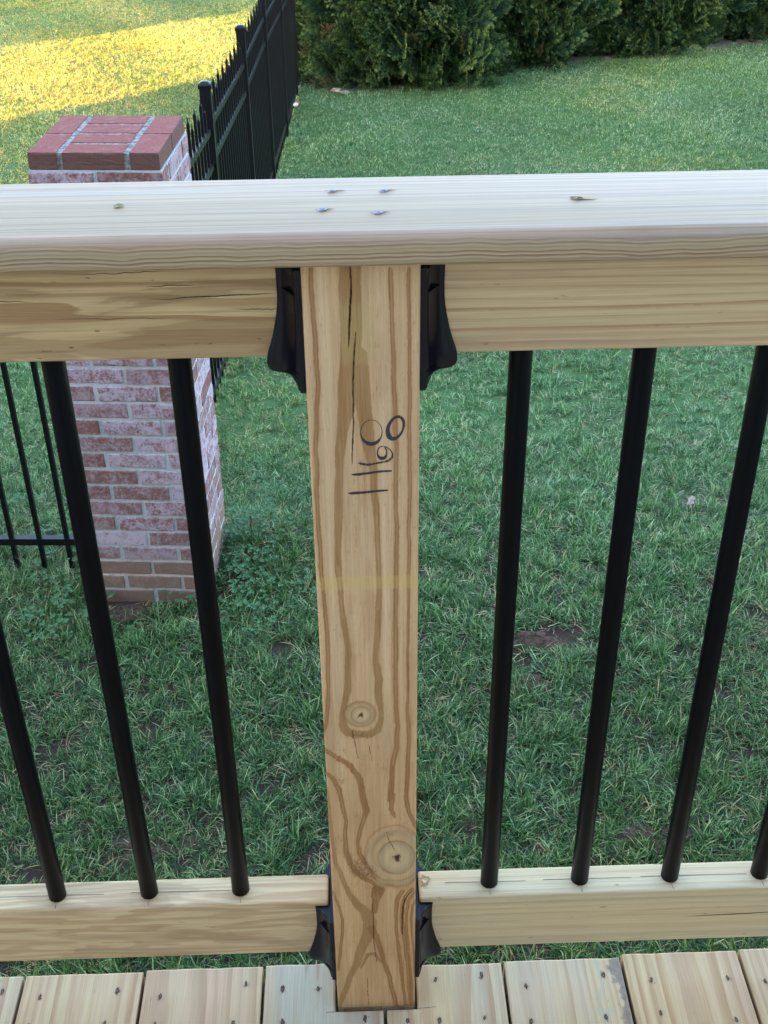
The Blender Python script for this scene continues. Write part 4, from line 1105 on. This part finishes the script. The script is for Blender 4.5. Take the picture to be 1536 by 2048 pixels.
def seg_rail(name, y0, z0, y1, z1, w, h, parent, conv, mat=m_fence):
    """square rail whose top edge runs from (y0,z0) to (y1,z1)"""
    bm = bmesh.new()
    x0, x1 = fence_pt(y0), fence_pt(y1); vs_ = []
    for x, y, z in ((x0, y0, z0), (x1, y1, z1)):
        vs_.append([bm.verts.new(conv(x + sx * w / 2, y, z + dz)) for sx, dz in ((-1, -h), (1, -h), (1, 0), (-1, 0))])
    for i in range(4): bm.faces.new((vs_[0][i], vs_[0][(i + 1) % 4], vs_[1][(i + 1) % 4], vs_[1][i]))
    bm.faces.new(vs_[0][::-1]); bm.faces.new(vs_[1]); bmesh.ops.recalc_face_normals(bm, faces=bm.faces)
    return obj(name, bm, mat, parent)
idx_p = 0
for (ya, za, yb, zb) in PANELS:
    for dz in (0, -.18, -1.20):
        seg_rail('fence_rail', ya + .02, za + dz, yb - .02, zb + dz, .028, .030, F1, flocal)
    n = int(round((yb - ya) / .1135)) - 1
    for i in range(1, n + 1):
        y = ya + (yb - ya) * i / (n + 1); z = za + (zb - za) * i / (n + 1)
        o = bpy.data.objects.new('picket', pk_tall if idx_p % 2 == 0 else pk_short); link(o, F1)
        o.location = flocal(fence_pt(y), y, z - BELOW); idx_p += 1
def fence_post_me():
    bm = bm_box(-.029, .029, -.029, .029, 0, 1.70)
    bmesh.ops.bevel(bm, geom=[e for e in bm.edges if abs(e.verts[0].co.z - e.verts[1].co.z) > .1], offset=.002, segments=1, affect='EDGES')
    return bm
fp = None
for (y, zt) in ((5.47, -.292), (7.40, -.415), (9.12, -.52), (10.98, -.63), (12.82, -.75), (14.66, -.86), (16.5, -.96)):
    if fp is None:
        fp = obj('fence_post', fence_post_me(), m_fence, F1)
        cb = bmesh.new()
        for z, r in ((0, .0335), (.018, .0335), (.024, .030), (.034, .016), (.036, .001)):
            [cb.verts.new((sx * r, sy * r, z)) for sx, sy in ((-1, -1), (1, -1), (1, 1), (-1, 1))]
        cb.verts.ensure_lookup_table()
        for l in range(4):
            for i in range(4): cb.faces.new([cb.verts[q_] for q_ in (l * 4 + i, l * 4 + (i + 1) % 4, l * 4 + 4 + (i + 1) % 4, l * 4 + 4 + i)])
        bmesh.ops.bevel(cb, geom=[e for e in cb.edges if abs(e.verts[0].co.z - e.verts[1].co.z) > .01], offset=.004, segments=2, affect='EDGES')
        cp = obj('post_cap', cb, m_fence, fp, (0, 0, 1.70)); o = fp
    else:
        o = inst(fp); inst(cp, parent=o)
    o.location = flocal(fence_pt(y), y, zt - 1.736)
# second run, from the pillar's left side
F2 = tag(empty('metal_fence', (-.99, 3.02, -1.60), math.pi - .045), 'black metal fence leaving the brick pillar towards the left, seen behind the balusters', 'fence')
def lx(bm_): return bm_
zt2 = .225
for dz in (0, -.18, -1.20):
    obj('fence_rail', bm_box(.0, 2.42, -.014, .014, zt2 + 1.162 + dz - .030, zt2 + 1.162 + dz), m_fence, F2)
for i in range(21):
    o = bpy.data.objects.new('picket', pk_tall if i % 2 else pk_short); link(o, F2)
    o.location = (.052 + .1085 * i, 0, zt2 + 1.162 - BELOW)
    o.scale = (1.18, 1.18, 1)
o = inst(fp, (2.44, 0, -.14), parent=F2); inst(cp, parent=o)

# ------------------------------------------------------------------ small things on the lawn
def blob(name, x, y, sx, sy, sz, mat, seed, label, cat, dz=.02):
    bm = bmesh.new(); bmesh.ops.create_icosphere(bm, subdivisions=2, radius=1)
    r = random.Random(seed)
    for v in bm.verts: v.co = Vector((v.co.x * sx, v.co.y * sy, v.co.z * sz)) * (1 + r.uniform(-.22, .22))
    return tag(obj(name, bm, mat, None, (x, y, float(ground_z(x, y)) + dz), (0, 0, r.uniform(0, 3))), label, cat)
m_leaf = simple('pale_dead_leaf', (.62, .46, .40), .7, .2, 0, .25, 120)
bm = bmesh.new(); ring = []
for i in range(14):
    a = 2 * math.pi * i / 14; r_ = (.028, .020)[i % 2] * (1 + .2 * math.sin(a * 2)); ring.append(bm.verts.new((r_ * math.cos(a), r_ * .75 * math.sin(a), .010 * math.sin(a * 3))))
c0 = bm.verts.new((0, 0, -.004))
for i in range(14): bm.faces.new((c0, ring[i], ring[(i + 1) % 14]))
bmesh.ops.solidify(bm, geom=bm.faces[:], thickness=.0015)
tag(obj('fallen_leaf', bm, m_leaf, None, (1.395, 3.33, float(ground_z(1.395, 3.33)) + .075), (.5, .2, .6)), 'crumpled pale pink dead leaf lying on the grass right of the post', 'leaf')
m_scrap = simple('white_scrap', (.70, .66, .62), .6, .3, 0, .1, 100); m_scrap2 = simple('red_scrap', (.60, .09, .05), .5, .3, 0, .1, 100)
sc_ = blob('litter_scrap', -.57, 12.15, .035, .03, .02, m_scrap, 3, 'scrap of red and white litter on the grass beside the far end of the fence', 'litter', .06)
bmr = bmesh.new(); bmesh.ops.create_icosphere(bmr, subdivisions=1, radius=.02); obj('red_patch', bmr, m_scrap2, sc_, (.01, -.03, .005))
m_stone = simple('pale_stone', (.26, .22, .18), .9, .2, 0, .3, 30, .4)
blob('edging_stone', -.10, 12.90, .14, .05, .02, m_stone, 6, 'flat pale stone at the edge of the bed under the hedge, near the fence', 'stone', .03)
# bed of bark under the hedge
t = NT('bark_mulch'); P = t.pos(); a1 = t.noise(P, 30, 4, .7); a2 = t.noise(P, 3, 3, .6)
m_mulch = t.final(t.mix(a1, t.mix(a2, (.07, .045, .035), (.15, .10, .075)), (.26, .19, .145)), .95, t.bump(a1, .8, .02), .1)
xs = np.linspace(-.80, 10.5, 150)
rows = []
for k_, dy in enumerate(np.linspace(0, 1, 24)):
    yy_ = hedge_front(xs) - .14 + .05 * np.sin(xs * 9) + .03 * np.sin(xs * 23) + dy * 4.0
    zz_ = ground_z(xs, yy_) + (-.008 if k_ == 0 else .014 + .014 * np.sin(xs * 31 + dy * 40))
    rows.append(np.stack([xs, yy_, zz_], -1))
Vb = np.concatenate(rows); ii = np.arange(24 * 150).reshape(24, 150)
Fb = np.stack([ii[:-1, :-1], ii[:-1, 1:], ii[1:, 1:], ii[1:, :-1]], -1).reshape(-1, 4)
tag(obj('mulch_bed', npmesh('mulch_bed', Vb, Fb, m_mulch)), kind='structure')

# ------------------------------------------------------------------ evergreen hedge (a row of arborvitae)
t = NT('arborvitae_foliage')
tip = t.n('ShaderNodeAttribute', {}, 2, attribute_name='tip'); tint = t.n('ShaderNodeAttribute', {}, 2, attribute_name='tint')
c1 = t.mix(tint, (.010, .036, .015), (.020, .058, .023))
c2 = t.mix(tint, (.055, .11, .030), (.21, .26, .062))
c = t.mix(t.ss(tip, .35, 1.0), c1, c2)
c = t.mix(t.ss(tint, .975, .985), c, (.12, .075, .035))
tr_ = t.n('ShaderNodeBsdfTranslucent', {0: c}); mxs = t.n('ShaderNodeMixShader', {0: .22, 2: tr_})
m_arb = t.final(c, .6, None, .25)
t.t.links.new(t.b.outputs[0], mxs.node.inputs[1]); t.t.links.new(mxs, t.out.inputs[0])
m_barkw = simple('evergreen_bark', (.10, .065, .045), .95, .1, 0, .3, 40, .5)
m_inner = simple('twig_shade_core', (.045, .036, .022), .95, .1, 0, .5, 20, .5)  # solid core coloured dark for the hedge's inner shade and dead twigs

def spray_template(seed):
    """flat fan of scale-leaf branchlets, about 1 unit long, lying in the XY plane and growing along +Y"""
    r = random.Random(seed); V = []; F = []; T = []
    def quad(p, d, l, w, t0, t1, droop):
        dx, dy = d; sx, sy = -dy, dx; b = len(V)
        x1, y1 = p[0] + dx * l, p[1] + dy * l
        z0 = -droop * p[1] ** 2; zm = -droop * (p[1] + dy * l / 2) ** 2 + r.uniform(-.02, .02); z1 = -droop * y1 ** 2 + r.uniform(-.04, .06)
        xm, ym = p[0] + dx * l * .5, p[1] + dy * l * .5
        V.extend([(p[0] - sx * w * .35, p[1] - sy * w * .35, z0), (p[0] + sx * w * .35, p[1] + sy * w * .35, z0), (xm - sx * w, ym - sy * w, zm), (xm + sx * w, ym + sy * w, zm), (x1, y1, z1)])
        T.extend([t0, t0, (t0 + t1) / 2, (t0 + t1) / 2, t1])
        F.extend([(b, b + 1, b + 3), (b, b + 3, b + 2), (b + 2, b + 3, b + 4)])
    dr = r.uniform(.1, .5); y = .06
    quad((0, 0), (0, 1), .9, .022, .0, .5, dr)
    k = 0
    while y < .92:
        s = 1 if k % 2 else -1
        ln = .46 * (1 - y) ** .6 * r.uniform(.75, 1.15) + .08
        a = R_(r.uniform(38, 56)); d = (s * math.sin(a), math.cos(a))
        quad((0, y), d, ln, .034, y * .5, min(1, .55 + y * .5), dr)
        if ln > .2:
            for m in (.35, .6, .82):
                for s2 in (1, -1):
                    a2 = math.atan2(d[0], d[1]) + s2 * R_(r.uniform(32, 48)); l2 = ln * .38 * (1.15 - m) * r.uniform(.8, 1.2) + .03
                    quad((d[0] * ln * m, y + d[1] * ln * m), (math.sin(a2), math.cos(a2)), l2, .022, .3 + m * .3, min(1, .7 + y * .3), dr)
        y += r.uniform(.075, .11); k += 1
    return np.array(V), np.array(F), np.array(T)
TEMPL = [spray_template(s) for s in range(5)]
FAC = math.atan2(-13.5, -1.0)
def crown(seed, h, r0, n):
    g = np.random.default_rng(seed); Vs = []; Fs = []; Ts = []; Ti = []; off = 0
    ph = g.uniform(0, 6.28, 6)
    for i in range(n):
        ti = g.integers(0, 5); V, F, T = TEMPL[ti]
        # 70 % of the sprays sit low and on the open side, where the tree is looked at; the rest all round
        if g.random() < .72:
            a = g.normal(FAC, .95); z = g.uniform(.02, 1.55)
        else:
            a = g.uniform(0, 6.28); z = g.uniform(.02, h) 
        f = z / h
        rad = r0 * (1 - f) ** .55 * (.86 + .16 * smooth01(z, 0, .5))
        lump = 1 + .11 * math.sin(3 * a + ph[0] + 2.2 * z) + .08 * math.sin(5 * a + ph[1] - 3.1 * z) + .07 * math.sin(9 * a + ph[2] + 5.3 * z) + .05 * math.sin(14 * a + 8 * z + ph[3])
        depth = g.random() ** 1.6
        rr = rad * lump * (1 - .42 * depth)
        size = g.uniform(.17, .33) * (1.0 if z < 1.7 else 1.35)
        # frame: spray grows outward and up, its plane roughly vertical, twisted
        elev = g.normal(.45, .38)
        out = np.array([math.cos(a) * math.cos(elev), math.sin(a) * math.cos(elev), math.sin(elev)])
        yaw = g.normal(0, .55); c_, s_ = math.cos(yaw), math.sin(yaw)
        out = np.array([out[0] * c_ - out[1] * s_, out[0] * s_ + out[1] * c_, out[2]])
        upv = np.array([0, 0, 1.0]); side = np.cross(out, upv); side /= np.linalg.norm(side) + 1e-9
        nrm = np.cross(side, out); tw = g.normal(math.pi / 2, .75)
        s2 = side * math.cos(tw) + nrm * math.sin(tw); n2_ = -side * math.sin(tw) + nrm * math.cos(tw)
        p0 = np.array([rr * math.cos(a), rr * math.sin(a), z])
        W3 = (V[:, :1] * s2 + V[:, 1:2] * out + V[:, 2:3] * n2_) * size + p0
        W3[:, 2] = np.maximum(W3[:, 2], .015)
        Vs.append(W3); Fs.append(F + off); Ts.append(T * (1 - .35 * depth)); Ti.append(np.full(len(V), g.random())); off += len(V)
    return npmesh('foliage', np.concatenate(Vs), np.concatenate(Fs), m_arb, {'tip': np.concatenate(Ts), 'tint': np.concatenate(Ti)})
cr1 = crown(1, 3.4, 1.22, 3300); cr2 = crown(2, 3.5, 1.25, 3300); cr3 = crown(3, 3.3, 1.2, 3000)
def core_bm(h, r0):
    bm = bmesh.new(); seg = 20; rg = []
    for k in range(9):
        f = k / 8; r = r0 * .60 * (1 - f) ** .55 + .02
        rg.append([bm.verts.new((r * (1 + .12 * math.sin(5 * i + k)) * math.cos(2 * math.pi * i / seg), r * (1 + .12 * math.sin(5 * i + k)) * math.sin(2 * math.pi * i / seg), .12 + f * (h - .3))) for i in range(seg)])
    for a, b in zip(rg, rg[1:]):
        for i in range(seg): bm.faces.new((a[i], a[(i + 1) % seg], b[(i + 1) % seg], b[i]))
    bm.faces.new(rg[0][::-1]); bm.faces.new(rg[-1]); return bm
core_me = None
HED = [(.52, 14.02, cr1, 1.0, 0.0, 'rounded arborvitae at the left end of the hedge, against the black fence'),
       (1.86, 14.95, cr2, 1.0, 0.25, 'second arborvitae of the hedge counted from the fence'),
       (3.70, 15.72, cr3, 1.04, -.15, 'third arborvitae from the fence, above the middle of the right-hand lawn'),
       (5.45, 16.75, cr1, 1.04, .5, 'fourth arborvitae from the fence, in the upper right corner'),
       (7.20, 17.9, cr2, 1.05, -.4, 'fifth arborvitae, just past the right edge')]
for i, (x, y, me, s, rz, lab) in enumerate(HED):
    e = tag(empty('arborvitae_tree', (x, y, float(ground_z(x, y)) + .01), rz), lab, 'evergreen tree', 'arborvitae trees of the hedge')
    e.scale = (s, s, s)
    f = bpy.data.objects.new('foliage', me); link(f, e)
    if core_me is None:
        co1 = obj('twig_shade_core', core_bm(3.4, 1.2), m_inner, e); core_me = co1.data
        trk = lathe([(.07, -.1), (.06, .5), (.045, 1.8), (.02, 3.0)], 10); tr1 = obj('trunk', trk, m_barkw, e); tr_me = tr1.data
    else:
        link(bpy.data.objects.new('twig_shade_core', core_me), e); link(bpy.data.objects.new('trunk', tr_me), e)

# ------------------------------------------------------------------ the house behind the camera and the trees to the left: they throw the shade
t = NT('house_brick')
bt = t.n('ShaderNodeTexBrick', {'Vector': t.n('ShaderNodeTexCoord', out=3), 'Color1': (.50, .40, .36, 1), 'Color2': (.36, .24, .20, 1), 'Mortar': (.45, .43, .41, 1), 'Scale': 4.7, 'Mortar Size': .02})
m_hb = t.final(bt, .9, None, .15)
m_trim = simple('white_trim', (.72, .71, .68), .5, .3, 0, .05, 10)
m_glass = simple('window_glass', (.03, .035, .04), .08, .5, 0, .1, 2)
m_roof = simple('roof_shingle', (.07, .065, .06), .9, .2, 0, .3, 12, .4)
HS = tag(empty('brick_house', (-3.0, -8.3, -1.3)), 'two-storey red brick house behind the deck, outside the picture', 'house')
HX0, HX1, HY1, HY0, HH = -15.3, 15.0, 5.0, -5.0, 7.0      # local
obj('wall', bm_box(HX0, HX1, HY0, HY1, 0, HH), m_hb, HS)
bm = bmesh.new()
pts = [(HX0 - .4, HY0 - .5, HH), (HX1 + .4, HY0 - .5, HH), (HX1 + .4, HY1 + .5, HH), (HX0 - .4, HY1 + .5, HH), (HX0 + 4.0, 0, HH + 2.6), (HX1 - 4.0, 0, HH + 2.6)]
v = [bm.verts.new(p) for p in pts]
for f in ((3, 2, 1, 0), (0, 1, 5, 4), (2, 3, 4, 5), (1, 2, 5), (3, 0, 4)): bm.faces.new([v[i] for i in f])
bmesh.ops.recalc_face_normals(bm, faces=bm.faces)
obj('roof', bm, m_roof, HS)
for wx in (-12, -8.5, -5, 6.0, 9.5, 13):
    for wz in (1.9, 4.8):
        fr = obj('window', bm_box(wx - .6, wx + .6, HY1 + .002, HY1 + .06, wz - .75, wz + .75, .01), m_trim, HS)
        obj('pane', bm_box(wx - .5, wx + .5, HY1 + .062, HY1 + .068, wz - .65, wz + .65), m_glass, fr)
dr_ = obj('door', bm_box(2.2, 4.0, HY1 + .002, HY1 + .07, 1.3, 3.4, .01), m_trim, HS)
obj('pane', bm_box(2.4, 3.8, HY1 + .072, HY1 + .078, 1.5, 3.25), m_glass, dr_)

t = NT('broadleaf_foliage')
ti = t.n('ShaderNodeAttribute', {}, 2, attribute_name='tint')
m_bl = t.final(t.mix(ti, (.035, .075, .02), (.09, .13, .035)), .6, None, .25)
def leafy_crown(seed, r0, n):
    g = np.random.default_rng(seed)
    blobs = [(g.normal(0, r0 * .45, 3) * np.array([1, 1, .7]), g.uniform(.35, .6) * r0) for _ in range(14)]
    V = []; T = []
    for i in range(n):
        c_, rr = blobs[g.integers(0, 14)]; d = g.normal(0, 1, 3); d /= np.linalg.norm(d)
        p = c_ + d * rr * g.random() ** .4; a = g.normal(0, 1, 3); a /= np.linalg.norm(a); b = np.cross(a, d); b /= np.linalg.norm(b) + 1e-9
        s = g.uniform(.08, .16)
        V += [p - a * s, p - b * s * .5, p + a * s, p + b * s * .5]; T += [g.random()] * 4
    F = np.arange(4 * n).reshape(n, 4)
    return npmesh('crown', np.array(V), F, m_bl, {'tint': T})
lc = [leafy_crown(21, 2.1, 9000), leafy_crown(22, 2.1, 9000)]
tk = None
TREES = [(-15.45, 6.51, 2.6, 1.0, 'broad leafy tree left of the yard, nearest the lawn, outside the picture'), (-18.22, 7.83, 3.2, 1.25, 'second leafy tree in the row left of the yard, outside the picture'), (-21.49, 9.64, 3.4, 1.5, 'third leafy tree in the row left of the yard, outside the picture'), (-26.59, 10.45, 4.5, 1.7, 'tallest leafy tree far left of the yard, outside the picture')]
for i, (x, y, zc, s, lab) in enumerate(TREES):
    gz_ = float(ground_z(x, y))
    e = tag(empty('broadleaf_tree', (x, y, gz_), i * 1.3), lab, 'tree', 'shade trees left of the yard')
    cr_ = bpy.data.objects.new('crown', lc[i % 2]); link(cr_, e); cr_.location = (0, 0, zc - gz_); cr_.scale = (s, s, s * .9)
    if tk is None:
        tko = obj('trunk', lathe([(.24, -.2), (.19, .6), (.15, 2.5), (.10, 5.0), (.04, 7.5)], 12), m_barkw, e); tk = tko.data
    else: link(bpy.data.objects.new('trunk', tk), e)
